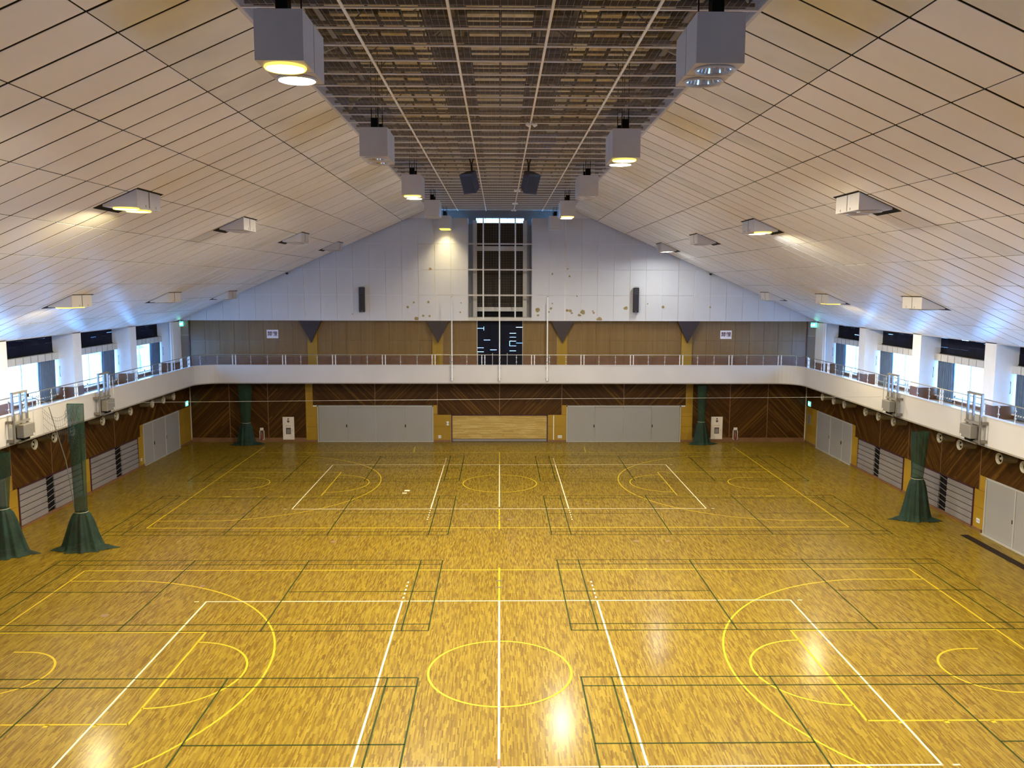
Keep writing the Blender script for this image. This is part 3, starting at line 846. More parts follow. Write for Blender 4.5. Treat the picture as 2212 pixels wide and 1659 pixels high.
for s, sd in ((-1, 'left'), (1, 'right')):
    names = {44.33: 'last bay before the far wall', 38.41: 'second bay from the far wall', 32.5: 'third bay from the far wall', 26.6: 'fourth bay from the far wall'}
    for p in (44.33, 38.41, 32.5, 26.6):
        if s < 0 and p == 26.6: continue
        y1 = p + 5.85
        curtain(s, y1 - 1.42, y1 - 0.06, 'blue grey curtain bunched in the %s gallery window, %s' % (sd, names[p]))

# ================================================================== SLOPED CEILINGS
def ceiling(s):
    c = structure('ceiling_left' if s < 0 else 'ceiling_right', '%s sloped ceiling of pale boards with dark joints' % ('left' if s < 0 else 'right'))
    z0, z1 = ceil_z(19.46), CZ
    x0 = 19.46
    MB().prism([(s * x0, z0 + 0.03), (s * CE, z1 + 0.03), (s * CE, z1 + 0.2), (s * x0, z0 + 0.2)][::(1 if s < 0 else -1)], NEAR, WW + 0.25).build('ceiling_backing', M['groove'], c)
    # inner edge trim and lower edge trim
    MB().prism([(s * (CE - 0.03), CZ - 0.02), (s * (CE + 0.02), CZ - 0.04), (s * (CE + 0.02), CZ + 0.25), (s * (CE - 0.03), CZ + 0.25)][::(1 if s < 0 else -1)], NEAR, WW + 0.1).build('edge_trim', M['white_wall'], c)
    B(s * 19.40, s * 19.50, NEAR, WW + 0.25, z0 - 0.02, z0 + 0.6).build('edge_trim', M['white_wall'], c)
    xe = [4.26, 5.80, 7.50, 9.22, 10.95, 12.67, 14.37, 16.05, 17.75, 19.40]
    Y0, DY = 14.33 - 0.985 * 16, 0.985
    L = math.sqrt(1 + SL * SL)
    cells = []
    for i in range(9):
        for j in range(53):
            cells.append((i, Y0 + DY * j))
    def visible(xm, ym):
        if ym < 9.5: return False
        px = 1079 + s * xm / ym * 1815; py = 614.6 - (ceil_z(xm) - 9.69) / ym * 1815
        return -120 < px < 2330 and py > -120
    cells.sort(key=lambda q: (not visible((xe[q[0]] + xe[q[0] + 1]) / 2, q[1] + 0.5), q[1]))
    meshes = {}
    def panel(mb, i, y, gapv=0.030):
        a, b = xe[i], xe[i + 1]
        gu = 0.010; ch = 0.004
        def P(x, yy, d):  # d metres below the ceiling plane
            n = Vector((s * SL, 0, 1)).normalized()
            return (s * x - (n.x * d), yy, ceil_z(x) - n.z * d)
        y0, y1 = y + gapv, y + DY - gapv
        if y1 > WW: y1 = WW
        q = [(a + gu, y0), (b - gu, y0), (b - gu, y1), (a + gu, y1)]
        q2 = [(a + gu + ch, y0 + ch), (b - gu - ch, y0 + ch), (b - gu - ch, y1 - ch), (a + gu + ch, y1 - ch)]
        v = [P(x, yy, -0.02) for x, yy in q] + [P(x, yy, 0.012) for x, yy in q] + [P(x, yy, 0.018) for x, yy in q2]
        f = []
        for k in range(4):
            f.append((k, (k + 1) % 4, 4 + (k + 1) % 4, 4 + k)); f.append((4 + k, 4 + (k + 1) % 4, 8 + (k + 1) % 4, 8 + k))
        f.append((8, 9, 10, 11))
        if s > 0: f = [g[::-1] for g in f]
        mb.add(v, f)
    def edges_dark(me):
        me.materials.append(M['groove'])
        for k, p in enumerate(me.polygons): p.material_index = 0 if k % 9 in (1, 3, 5, 7, 8) else 1
        return me
    rest = MB()
    rr = random.Random(11 + s)
    for n_, (i, y) in enumerate(cells):
        if n_ < 300:
            key = i if y + DY <= WW else (i, 'end')
            aged = (i == 0 and rr.random() < 0.75) or rr.random() < 0.05
            kk = (key, aged)
            if kk not in meshes:
                mb = MB(); panel(mb, i, 0.0 if key == i else y)
                me = mb.mesh('ceiling_board'); me.materials.append(M['ceil_aged'] if aged else M['ceil']); meshes[kk] = edges_dark(me)
            link('ceiling_board', meshes[kk], c, (0, y if key == i else 0, rr.uniform(-0.003, 0.003)))
        else:
            panel(rest, i, y)
    o = rest.build('ceiling_boards', M['ceil'], c); edges_dark(o.data); o['kind'] = 'stuff'
    return c
ceiling(-1); ceiling(1)

# ================================================================== OPEN MESH CEILING AND ROOF VOID
mesh_c = structure('ceiling', 'flat open wire mesh ceiling on bars between the two slopes')
YE = 52.25
for x in (-2.57, -0.85, 0.85, 2.57):
    B(x - 0.022, x + 0.022, 8, YE, CZ - 0.02, CZ + 0.012).build('long_bar', M['bar'], mesh_c)
for k in range(-5, 40):
    y = 14.34 + 1.09 * k
    B(-CE, CE, y - 0.02, y + 0.02, CZ - 0.015, CZ + 0.015).build('cross_bar', M['bar'], mesh_c)
    B(-CE, CE, y + 0.16, y + 0.20, CZ + 0.10, CZ + 0.16).build('cross_channel', M['beam'], mesh_c)
wm = MB()
nw = int(2 * CE / 0.117)
def wire(a, b, r):
    a, b = Vector(a), Vector(b); d = (b - a).normalized(); u = Vector((0, 0, 1)); q = d.cross(u)
    o = [u * -r, (u * 0.5 + q * 0.87) * r, (u * 0.5 - q * 0.87) * r]
    wm.add([a + k for k in o] + [b + k for k in o], [(0, 1, 4, 3), (1, 2, 5, 4), (2, 0, 3, 5)])
for k in range(nw + 1):
    x = -CE + k * 2 * CE / nw
    wire((x, 8, CZ + 0.005), (x, YE, CZ + 0.005), 0.0032)
y = 10.0
while y < YE:
    wire((-CE, y, CZ + 0.01), (CE, y, CZ + 0.01), 0.0020); y += 0.0545
o = wm.build('wire_mesh', M['wire'], mesh_c); o['kind'] = 'stuff'

roof = structure('roof', 'dark roof void above the mesh with steel beams and wood wool boards')
def rz(x): return 17.2 - 0.22 * abs(x)
hs = [(0.62, 17.2), (0.72, 20.5), (0.5, 31.0), (0.95, 13.8), (0.64, 24.6)]
for s in (-1, 1):
    # deck built in strips so that a few narrow daylight slits stay open
    y = 8.0
    slits = [(17.05, 17.12), (20.9, 20.97), (25.1, 25.17), (33.4, 33.46)]
    for a, b in slits + [(YE + 0.2, YE + 0.2)]:
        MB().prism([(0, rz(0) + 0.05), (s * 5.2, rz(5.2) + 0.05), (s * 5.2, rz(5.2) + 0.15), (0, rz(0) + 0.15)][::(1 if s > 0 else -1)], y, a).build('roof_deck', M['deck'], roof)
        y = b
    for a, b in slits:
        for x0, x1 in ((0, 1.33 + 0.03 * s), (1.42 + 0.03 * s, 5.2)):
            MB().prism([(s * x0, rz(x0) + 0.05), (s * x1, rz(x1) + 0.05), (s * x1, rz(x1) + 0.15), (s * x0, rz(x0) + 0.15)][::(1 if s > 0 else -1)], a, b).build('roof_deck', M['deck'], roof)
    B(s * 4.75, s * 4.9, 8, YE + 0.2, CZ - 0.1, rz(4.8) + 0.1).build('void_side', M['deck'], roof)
B(-4.9, 4.9, YE + 0.02, YE + 0.2, 13.73, 17.3).build('void_end', M['beam'], roof)
for s in (-1, 1): B(s * 1.46, s * 4.9, YE + 0.02, YE + 0.2, 7.5, 13.73).build('void_end', M['beam'], roof)
B(-4.9, 4.9, 7.7, 8.0, CZ + 0.2, 17.3).build('void_end', M['deck'], roof)
B(-4.9, 4.9, NEAR - 0.3, 8.0, CZ + 0.1, CZ + 0.2).build('near_lid', M['beam'], roof)
k = 0
y = 9.0
rr = random.Random(5)
while y < YE - 1:
    ln = 1.12 if k % 2 == 0 else 0.78
    # middle boards
    for a, b in ((-0.74, -0.03), (0.03, 0.74)):
        B(a, b, y, y + ln, 15.62, 15.67).build('roof_board', M['woodwool'], roof)
    for s in (-1, 1):
        zz = 15.62
        if rr.random() < 0.92: B(s * 1.78, s * 2.16, y + 0.05, y + ln + 0.15, zz, zz + 0.04).build('pale_roof_block', M['woodwool2'], roof)
        B(s * 2.26, s * (2.85 if k % 2 else 2.7), y, y + ln, zz, zz + 0.04).build('roof_board', M['woodwool'], roof)
        B(s * (2.92 if k % 2 else 2.8), s * 3.75, y - 0.1, y + ln - 0.15, zz - 0.05, zz).build('roof_board', M['woodwool2'] if rr.random() < .45 else M['woodwool'], roof)
        if rr.random() < 0.5: B(s * 4.15, s * 4.7, y, y + ln * 0.6, zz - 0.2, zz - 0.15).build('roof_board', M['woodwool'], roof)
    # steel: cross purlin with tapering gusset, hangers
    pb = B(-4.75, 4.75, y + ln + 0.12, y + ln + 0.24, 16.0, 16.14)
    pb.box(-4.75, 4.75, y + ln + 0.08, y + ln + 0.28, 15.96, 16.0)
    pb.box(-4.75, 4.75, y + ln + 0.16, y + ln + 0.20, 15.44, 15.50)
    pb.build('roof_purlin', M['beam'], roof)
    hb = MB()
    for s in (-1, 1):
        for x in (0.97, 1.8, 3.4): hb.tube([(s * x, y + ln + 0.18, 15.45), (s * x, y + ln + 0.18, 16.0)], 0.02, 5)
        hb.tube([(s * 1.8, y + ln + 0.18, 15.25), (s * 0.97, y + ln + 0.18, 16.0)], 0.018, 5)
        hb.tube([(s * 3.4, y + ln + 0.18, 15.25), (s * 2.6, y + ln + 0.18, 16.0)], 0.018, 5)
    hb.build('truss_web', M['beam'], roof)
    if k % 4 == 1:
        for s in (-1, 1):
            MB().prism([(s * 0.9, 15.95), (s * 1.5, 15.95), (s * 2.0, 15.65), (s * 0.9, 15.65)][::(1 if s > 0 else -1)], y + ln + 0.1, y + ln + 0.16).build('gusset_plate', M['woodwool'], roof)
            MB().prism([(s * 3.2, 15.9), (s * 4.4, 15.4), (s * 4.7, 15.0), (s * 4.7, 15.9)][::(1 if s > 0 else -1)], y + ln + 0.1, y + ln + 0.18).build('knee_brace', M['woodwool'], roof)
    y += 1.5 if k % 2 == 0 else 1.1
    k += 1
for x in (-4.4, -1.75, -1.1, 1.1, 1.75, 4.4):
    B(x - 0.05, x + 0.05, 8.1, YE, 15.86, 15.95).build('long_purlin', M['beam'], roof)
MB().tube([(-3.6, 8.1, 15.0), (-3.6, YE, 15.0)], 0.05, 8).build('conduit', M['wire'], roof)
MB().tube([(3.7, 8.1, 14.9), (3.7, YE, 14.9)], 0.06, 8).build('conduit', M['wire'], roof)

# crumpled blue sheet above the mesh
tv = []; tf = []
for j in range(7):
    for i in range(9):
        a = i / 8; b_ = j / 6
        tv.append((0.95 + a * 0.95 + 0.05 * math.sin(b_ * 9), 27.6 + b_ * 2.2 + 0.05 * math.sin(a * 11), CZ + 0.20 + 0.10 * math.sin(a * 7 + b_ * 3) * math.sin(b_ * 5) + 0.12))
for j in range(6):
    for i in range(8): tf.append((j * 9 + i, j * 9 + i + 1, (j + 1) * 9 + i + 1, (j + 1) * 9 + i))
tarp = MB().add(tv, tf, True).build('blue_sheet', M['tarp'], None, origin=(1.4, 28.7, CZ + 0.16))
tag(tarp, 'crumpled blue sheet lying on top of the ceiling mesh right of the middle', 'sheet')

# ================================================================== HANGING LIGHTS
W_ = 0.71
def lamp_unit(mbs, x, y, zb):
    """rim ring + fluted reflector dish below the housing, centre x,y and bottom z"""
    rim = MB().lathe([(0.26, 0.0), (0.32, 0.0), (0.33, -0.03), (0.30, -0.045), (0.27, -0.03), (0.262, 0.0)], (x, y, zb), 'z', 28)
    return rim
def housing(mb, x0, x1, y0, y1, z0, z1):
    """open bottomed cube with a round hole in the bottom plate"""
    mb.add([(x0, y0, z0), (x1, y0, z0), (x1, y1, z0), (x0, y1, z0), (x0, y0, z1), (x1, y0, z1), (x1, y1, z1), (x0, y1, z1)],
           [(4, 5, 6, 7), (0, 1, 5, 4), (1, 2, 6, 5), (2, 3, 7, 6), (3, 0, 4, 7)])
    cx, cy = (x0 + x1) / 2, (y0 + y1) / 2; n = 32; r = 0.27
    hx, hy = (x1 - x0) / 2, (y1 - y0) / 2
    v = []; f = []
    for k in range(n):
        a = 2 * math.pi * k / n
        v.append((cx + r * math.cos(a), cy + r * math.sin(a), z0))
        m = max(abs(math.cos(a)) / hx, abs(math.sin(a)) / hy)
        v.append((cx + math.cos(a) / m, cy + math.sin(a) / m, z0))
    for k in range(n):
        j = (k + 1) % n
        f.append((2 * k, 2 * j, 2 * j + 1, 2 * k + 1))
    mb.add(v, f)
def make_lamps(t, x, ys, zb, lit, power, cols_, spread=180):
    for i, y in enumerate(ys):
        lp = MB().lathe([(0.262, 0.0), (0.30, 0.0), (0.315, -0.02), (0.30, -0.045), (0.272, -0.035), (0.262, 0.0)], (x, y, zb), 'z', 28)
        rim = lp.build('lamp_rim', M['rim_painted_glow'] if (lit and cols_[i] == WARM) else M['fixture'], t)
        rf = MB(); n = 24
        prof = [(0.268, 0.0), (0.20, 0.14), (0.12, 0.24), (0.05, 0.28)]
        for a, b in zip(prof, prof[1:]):
            for k in range(n):
                for e, (rad) in ((0, 1.0),):
                    a0, a1 = 2 * math.pi * k / n, 2 * math.pi * (k + 1) / n
                    am = (a0 + a1) / 2
                    p = lambda q, an, sc: (x + q[0] * sc * math.cos(an), y + q[0] * sc * math.sin(an), zb + q[1])
                    rf.add([p(a, a0, 1), p(a, am, .94), p(b, am, .94), p(b, a0, 1)], [(0, 1, 2, 3)])
                    rf.add([p(a, am, .94), p(a, a1, 1), p(b, a1, 1), p(b, am, .94)], [(0, 1, 2, 3)])
        rf.disc((x, y, zb + 0.28), 0.06, 12, flip=True)
        rf.build('reflector', M['reflector'], t)
        MB().lathe([(0.0, 0.02), (0.05, 0.04), (0.065, 0.10), (0.05, 0.18), (0.03, 0.27)], (x, y, zb), 'z', 12).build('bulb', M['bulb'], t)
        if lit:
            MB().disc((x, y, zb + 0.004), 0.270, 28, flip=True).build('lamp_glass', M['lens_warm'] if cols_[i] == WARM else M['lens_white'], t)
            ld = bpy.data.lights.new('lamp_light', 'AREA'); ld.shape = 'DISK'; ld.size = 0.5; ld.energy = power; ld.color = cols_[i]; ld.spread = R(spread)
            try: ld.cycles.max_bounces = 1024
            except Exception: pass
            lo = bpy.data.objects.new('lamp_light', ld); COL.objects.link(lo); lo.parent = t
            lo.location = (x, y, zb - 0.002)
def hanging(s, y, lit, label, cols_=(WARM, WHITE), power=P_HANG, spread=180):
    xc = s * 3.215
    zt, zb = 13.63, 12.91
    t = thing('hanging_light', label, 'ceiling light', (xc, y + W_, zb), group='box lights under the mesh ceiling')
    h = W_ / 2
    for j in range(2):
        a, b = -W_ + j * (W_ + 0.035), j * (W_ + 0.035)
        mb = MB(); housing(mb, -h, h, a, b, 0.0, zt - zb)
        mb.build('housing', M['fixture'], t)
    B(-h + 0.03, h - 0.03, -0.002, 0.037, 0.02, zt - zb - 0.02).build('joint_plate', M['black'], t)
    for yy in (-0.40, 0.42):
        B(-0.09, 0.09, yy - 0.09, yy + 0.09, zt - zb, zt - zb + 0.27).build('hanger_block', M['black'], t)
        MB().tube([(-0.085, yy, zt - zb + 0.2), (-0.085, yy, 16.0 - zb)], 0.012, 6).tube([(0.085, yy, zt - zb + 0.2), (0.085, yy, 16.0 - zb)], 0.012, 6).build('hanger_rod', M['black'], t)
    make_lamps(t, 0.0, (-W_ / 2, W_ / 2 + 0.02), 0.0, lit, power, cols_, spread)
    return t
nm = ['nearest', 'second', 'third', 'fourth', 'farthest']
for i in range(5):
    y = 12.72 + 9.2 * i
    if i == 4: y = 49.35
    litL, litR = i in (0, 2, 4), i in (1, 3)
    hanging(-1, y, litL, 'grey double box light hung from the mesh, %s of the left row, %s' % (nm[i], 'glowing' if litL else 'unlit'), cols_=(WARM, WARM) if i == 4 else (WARM, WHITE), power=P_HANG * (0.8, 1, 0.6, 1, 0.02)[i], spread=105 if i == 4 else 180)
    hanging(1, y, litR, 'grey double box light hung from the mesh, %s of the right row, %s' % (nm[i], 'glowing' if litR else 'unlit'), power=P_HANG * (1, 0.9, 1, 0.28, 1)[i])

# ================================================================== RECESSED WEDGE LIGHTS IN THE SLOPES
def wedge(s, xi, y, lit, label, cols_=(WARM, WARM), power=P_WEDGE):
    """xi: side nearer the middle"""
    wx = 0.86
    zc = ceil_z(xi); zb = zc - 0.46
    zlow = ceil_z(xi + wx)
    t = thing('recessed_light', label, 'ceiling light', (s * (xi + wx / 2), y + 0.73, zb), group='wedge lights in the sloped ceilings')
    def bxz(a, b, c, d):
        x0, x1 = s * (a - wx / 2), s * (b - wx / 2)
        x0, x1 = min(x0, x1), max(x0, x1)
        mb = MB(); housing(mb, x0, x1, c - 0.73, d - 0.73, 0.0, 0.62)
        return mb
    for j in range(2):
        bxz(0, wx, 0.735 * j + 0.004, 0.735 * (j + 1) - 0.004).build('housing', M['fixture'], t)
    jx = s * (-wx / 2 - 0.004)
    B(jx - 0.002, jx + 0.006, -0.012, 0.02, 0.02, 0.45).build('joint_gap', M['box_dark'], t)
    for yy in (-0.2, 0.42): B(jx - 0.006, jx + 0.004, yy - 0.008, yy + 0.008, 0.03, 0.09).build('latch', M['box_dark'], t)
    # black plates under the boards paint the shade of an open slot
    zr = lambda x: ceil_z(x) - 0.030 - zb
    v = []; x_in, x_out = xi - 0.05, xi + wx + 0.22
    def P(x, yy): return (s * (x - xi - wx / 2), yy - 0.73, zr(x))
    fr = MB()
    for a, b, c, d in ((x_in, xi + 0.02, -0.02, 1.56), (xi + wx - 0.3, x_out, -0.03, 1.36), (xi, xi + wx, -0.035, 0.01), (xi, xi + wx, 1.46, 1.56)):
        q = [P(a, c), P(b, c), P(b, d), P(a, d)]
        q2 = [(x, yy, z + 0.02) for x, yy, z in q]
        n = [(0, 1, 2, 3)] if s < 0 else [(3, 2, 1, 0)]
        fr.add(q + q2, [(0, 1, 2, 3), (7, 6, 5, 4), (0, 4, 5, 1), (1, 5, 6, 2), (2, 6, 7, 3), (3, 7, 4, 0)])
    fr.build('slot_shade_plate', M['black'], t)
    make_lamps(t, 0.0, (0.36 - 0.73, 1.10 - 0.73), 0.0, lit, power, cols_, 180)
    return t
upY = (21.42, 30.20, 38.85, 47.45); loY = (30.35, 39.15, 47.75)
un = ('nearest', 'second', 'third', 'farthest'); ln_ = ('nearest', 'middle', 'farthest')
for s, sd in ((-1, 'left'), (1, 'right')):
    for i, y in enumerate(upY):
        lit = (s < 0 and i == 0) or (s > 0 and i in (1, 3))
        wedge(s, 9.03, y, lit, '%s wedge light of the upper row in the %s ceiling slope, %s' % (un[i], sd, 'glowing' if lit else 'unlit'), (WARM, WARM) if s < 0 else ((WARM, COOL) if i == 1 else (COOL, COOL)), power=P_WEDGE * (0.45, 0.45, 1, 0.11)[i])
    for i, y in enumerate(loY):
        lit = (s < 0 and i == 0) or (s > 0 and i == 1)
        wedge(s, 15.27, y, lit, '%s wedge light of the lower row in the %s ceiling slope, %s' % (ln_[i], sd, 'glowing' if lit else 'unlit'), (WARM, WARM), power=P_WEDGE * 0.25)

# the next lamps of the same rows, above and beside the viewer
hanging(1, 3.5, False, 'grey double box light above the viewer, right row, unlit')
hanging(-1, 3.5, False, 'grey double box light above the viewer, left row, unlit')
wedge(1, 9.03, 12.7, True, 'wedge light of the upper right row beside the viewer, glowing', (WARM, COOL))
wedge(1, 15.27, 21.55, True, 'wedge light of the lower right row nearest the viewer, glowing', (WARM, WARM), power=P_WEDGE * 0.3)
wedge(-1, 15.27, 21.55, False, 'wedge light of the lower left row nearest the viewer, unlit')

# ================================================================== RETRACTED BLEACHERS
def bleacher(s, ya, yb, ga, gb_, label):
    t = thing('retractable_bleacher', label, 'bleachers', (s * (WX - 0.06), (ya + yb) / 2, 0.0), group='folded bleachers in the side walls')
    ox, oy = t.location.x, t.location.y
    def bx(y0, y1, z0, z1, pr, dp): return B(s * (WX - pr) - ox, s * (WX - pr + dp) - ox, y0 - oy, y1 - oy, z0, z1)
    bx(ya - 0.06, yb + 0.06, 0.0, 1.66, 0.03, 0.03).build('recess_back', M['black'], t)
    for y in (ya - 0.06, yb): bx(y, y + 0.06, 0.1, 1.66, 0.09, 0.09).build('side_frame', M['maroon'], t)
    bx(ya - 0.06, yb + 0.06, 1.63, 1.67, 0.09, 0.09).build('head_frame', M['maroon'], t)
    bx(ya, yb, 0.0, 0.11, 0.10, 0.10).build('kick_board', M['dado'], t)
    for k in range(6):
        z0 = 0.125 + 0.252 * k
        pr = 0.10 - 0.004 * k
        for a, b in ((ya + 0.01, ga), (gb_, yb - 0.01)):
            MB().cbox(*sorted((s * (WX - pr) - ox, s * (WX - 0.02) - ox)), a - oy, b - oy, z0, z0 + 0.216, 0.006).build('seat_front', M['bleacher'], t)
        # slanted step bracket in the aisle gap
        mb = MB().tube([(s * (WX - 0.07) - ox, ga - oy + 0.02, z0 + 0.10), (s * (WX - 0.07) - ox, gb_ - oy - 0.02, z0 + 0.19)], 0.012, 5)
        mb.build('aisle_brace', M['bleacher'], t)
bleacher(-1, 38.55, 43.62, 41.05, 41.72, 'retracted grey bleacher in the left wall, the far one beside the pale doors')
bleacher(-1, 32.72, 37.70, 34.71, 35.33, 'retracted grey bleacher in the left wall, the near one behind the green net')
bleacher(1, 38.58, 43.52, 41.01, 41.64, 'retracted grey bleacher in the right wall, the far one beside the pale doors')
bleacher(1, 32.69, 37.70, 34.65, 35.28, 'retracted grey bleacher in the right wall, the near one behind the green net')

# ================================================================== GREEN DIVIDER NETS
def divider_net(x, y, ztop, ztie, wtop, wtie, wbase, label, trains, seed, rope_to=None, head=False):
    t = thing('divider_net', label, 'net', (x, y, 0), group='tied green divider nets')
    rg = random.Random(seed)
    ph = [rg.uniform(0, 6.28) for _ in range(6)]
    n = 72
    def ring(z, w, dpt, amp, train=0.0, jit=0.0):
        out = []
        for k in range(n):
            a = 2 * math.pi * k / n
            fold = 1 + amp * (0.6 * math.sin(9 * a + ph[0]) + 0.4 * math.sin(17 * a + ph[1] + z) + 0.3 * math.sin(5 * a + ph[2]))
            rx, ry = w / 2 * fold, dpt / 2 * fold
            px, py = rx * math.cos(a), ry * math.sin(a)
            if train:
                for ta, tl, tw in trains:
                    d = math.atan2(math.sin(a - ta), math.cos(a - ta))
                    e = math.exp(-(d / tw) ** 2) * tl * train
                    px += e * math.cos(ta); py += e * math.sin(ta)
            out.append((px, py, z + jit * math.sin(7 * a + ph[3])))
        return out
    prof = []
    m = 7
    for i in range(m + 1):
        q = i / m; z = ztop + (ztie - ztop) * q
        w = wtop + (wtie - wtop) * (q ** 1.3)
        prof.append((z, w, max(0.22, w * 0.55), 0.07, 0))
    up = MB(); rings = [ring(*p) for p in prof]
    def skin(mb, rings):
        v = [q for r in rings for q in r]; f = []
        for i in range(len(rings) - 1):
            for k in range(n): f.append((i * n + k, (i + 1) * n + k, (i + 1) * n + (k + 1) % n, i * n + (k + 1) % n))
        mb.add(v, f, True)
    skin(up, rings); up.build('hanging_net', M['net'], t)
    lo = MB(); rings = []
    for q in (0, 0.08, 0.25, 0.5, 0.75, 0.92):
        z = ztie * (1 - q)
        w = wtie + (wbase - wtie) * (q ** 0.58)
        rings.append(ring(z, w, max(0.25, w * 0.75), 0.09 + 0.06 * q, 0.75 * max(0, q - 0.55) ** 1.5))
    rings.append(ring(0.045, wbase * 1.05, wbase * 0.8, 0.16, 0.85, 0.0))
    rings.append(ring(0.012, wbase * 1.10, wbase * 0.86, 0.18, 1.0, 0.0))
    skin(lo, rings); lo.build('gathered_skirt', M['net_dense'], t)
    tr = MB()
    for ta, tl, tw in trains:
        # heaped train of net on the floor
        v = []; f = []; nn, mm = 12, 8
        for i in range(nn + 1):
            q = i / nn
            for j in range(mm + 1):
                b = -1 + 2 * j / mm
                wd = (0.34 * (1 - 0.75 * q ** 2)) * b
                L = wbase * 0.42 + q * tl
                hgt = 0.16 * (1 - b * b) * (1 - q) ** 0.7 + 0.02 + 0.02 * math.sin(j * 2.3 + i)
                v.append((L * math.cos(ta) - wd * math.sin(ta), L * math.sin(ta) + wd * math.cos(ta), max(0.008, hgt)))
        for i in range(nn):
            for j in range(mm): f.append((i * (mm + 1) + j, (i + 1) * (mm + 1) + j, (i + 1) * (mm + 1) + j + 1, i * (mm + 1) + j + 1))
        tr.add(v, f, True)
    tr.build('net_train', M['net_dense'], t)
    MB().lathe([(wtie / 2 * 1.05, -0.012), (wtie / 2 * 1.09, 0.0), (wtie / 2 * 1.05, 0.012)], (0, 0, ztie), 'z', 24).build('tie_cord', M['cord'], t)
    if head:
        hb = MB()
        hb.tube([(-wtop / 2, 0, ztop), (wtop / 2, 0, ztop)], 0.022, 6)
        for k in range(26):
            a = rg.uniform(-wtop / 2, wtop / 2); b_ = rg.uniform(-0.1, 0.1)
            pts = [(a, b_ - 0.15, ztop - 0.02)]
            for j in range(4): pts.append((a + rg.uniform(-.09, .09), b_ - 0.17 + rg.uniform(-.03, .03), ztop - 0.1 - 0.16 * j - rg.uniform(0, .06)))
            hb.tube(pts, 0.006, 4, cap=False)
        hb.build('head_cords', M['net_cord'], t)
    if rope_to:
        MB().tube([(rope_to[0] - x, rope_to[1] - y, rope_to[2]), ((rope_to[0] - x) * .45, (rope_to[1] - y) * .45, (rope_to[2] + ztie) / 2 - 0.1), (-wtie / 2, 0, ztie)], 0.016, 5).build('guy_rope', M['rope'], t)
    return t
PI = math.pi
tall_net = divider_net(-15.30, 30.20, 5.38, 1.40, 0.58, 0.44, 1.35, 'tall green net tied in the middle, hung in front of the left gallery front', ((PI + 0.15, 0.42, 0.35), (0.12, 0.50, 0.30)), 1, rope_to=(-17.75, 33.0, 4.85), head=True)
divider_net(-17.80, 29.55, 3.74, 1.70, 0.80, 0.50, 1.5, 'green net tied in the middle at the left picture edge, by the near left bleacher', ((0.05, 0.30, 0.35),), 2)
divider_net(-15.35, 50.45, 3.74, 1.35, 0.80, 0.52, 1.0, 'green tied net in front of the dark boards at the left of the far wall', ((PI + 0.2, 0.45, 0.4), (0.15, 0.55, 0.35)), 3)
divider_net(12.30, 50.55, 3.74, 1.40, 0.55, 0.42, 0.95, 'green tied net beside the yellow pilaster right of the far doors', ((0.1, 0.5, 0.35), (PI + 0.1, 0.25, 0.35)), 4)
divider_net(17.30, 33.9, 3.72, 1.75, 0.72, 0.45, 1.1, 'green tied net in front of the near right bleacher', ((PI - 0.05, 0.45, 0.40), (-0.35, 0.45, 0.35)), 5)
# loose transparent netting draped from the tall left net to the gallery front
dv = MB(); n = 14
for i in range(n + 1):
    q = i / n
    x0, y0 = -15.25 - 2.42 * q, 30.35 + 2.45 * q
    top = 5.30 - 0.42 * math.sin(q * PI) - 0.45 * q
    dv.tube([(x0, y0, top), (x0 + 0.03, y0, top - 0.5), (x0 + 0.02 * math.sin(i), y0, max(3.85, top - 1.25 + 0.3 * q))], 0.004, 3, cap=False)
for lv in (0.0, 0.12, 0.35, 0.65, 0.95):
    dv.tube([(-15.25 - 2.42 * i / n, 30.35 + 2.45 * i / n, 5.30 - 0.42 * math.sin(i / n * PI) - 0.45 * i / n - lv) for i in range(n + 1)], 0.005, 3, cap=False)
dn_ = dv.build('loose_netting', M['rope'], tall_net, origin=(-15.25, 30.35, 5.3)); dn_.location = (-0.15, 0.1, 5.3); dn_['label'] = 'loose thin netting draped to the gallery front'

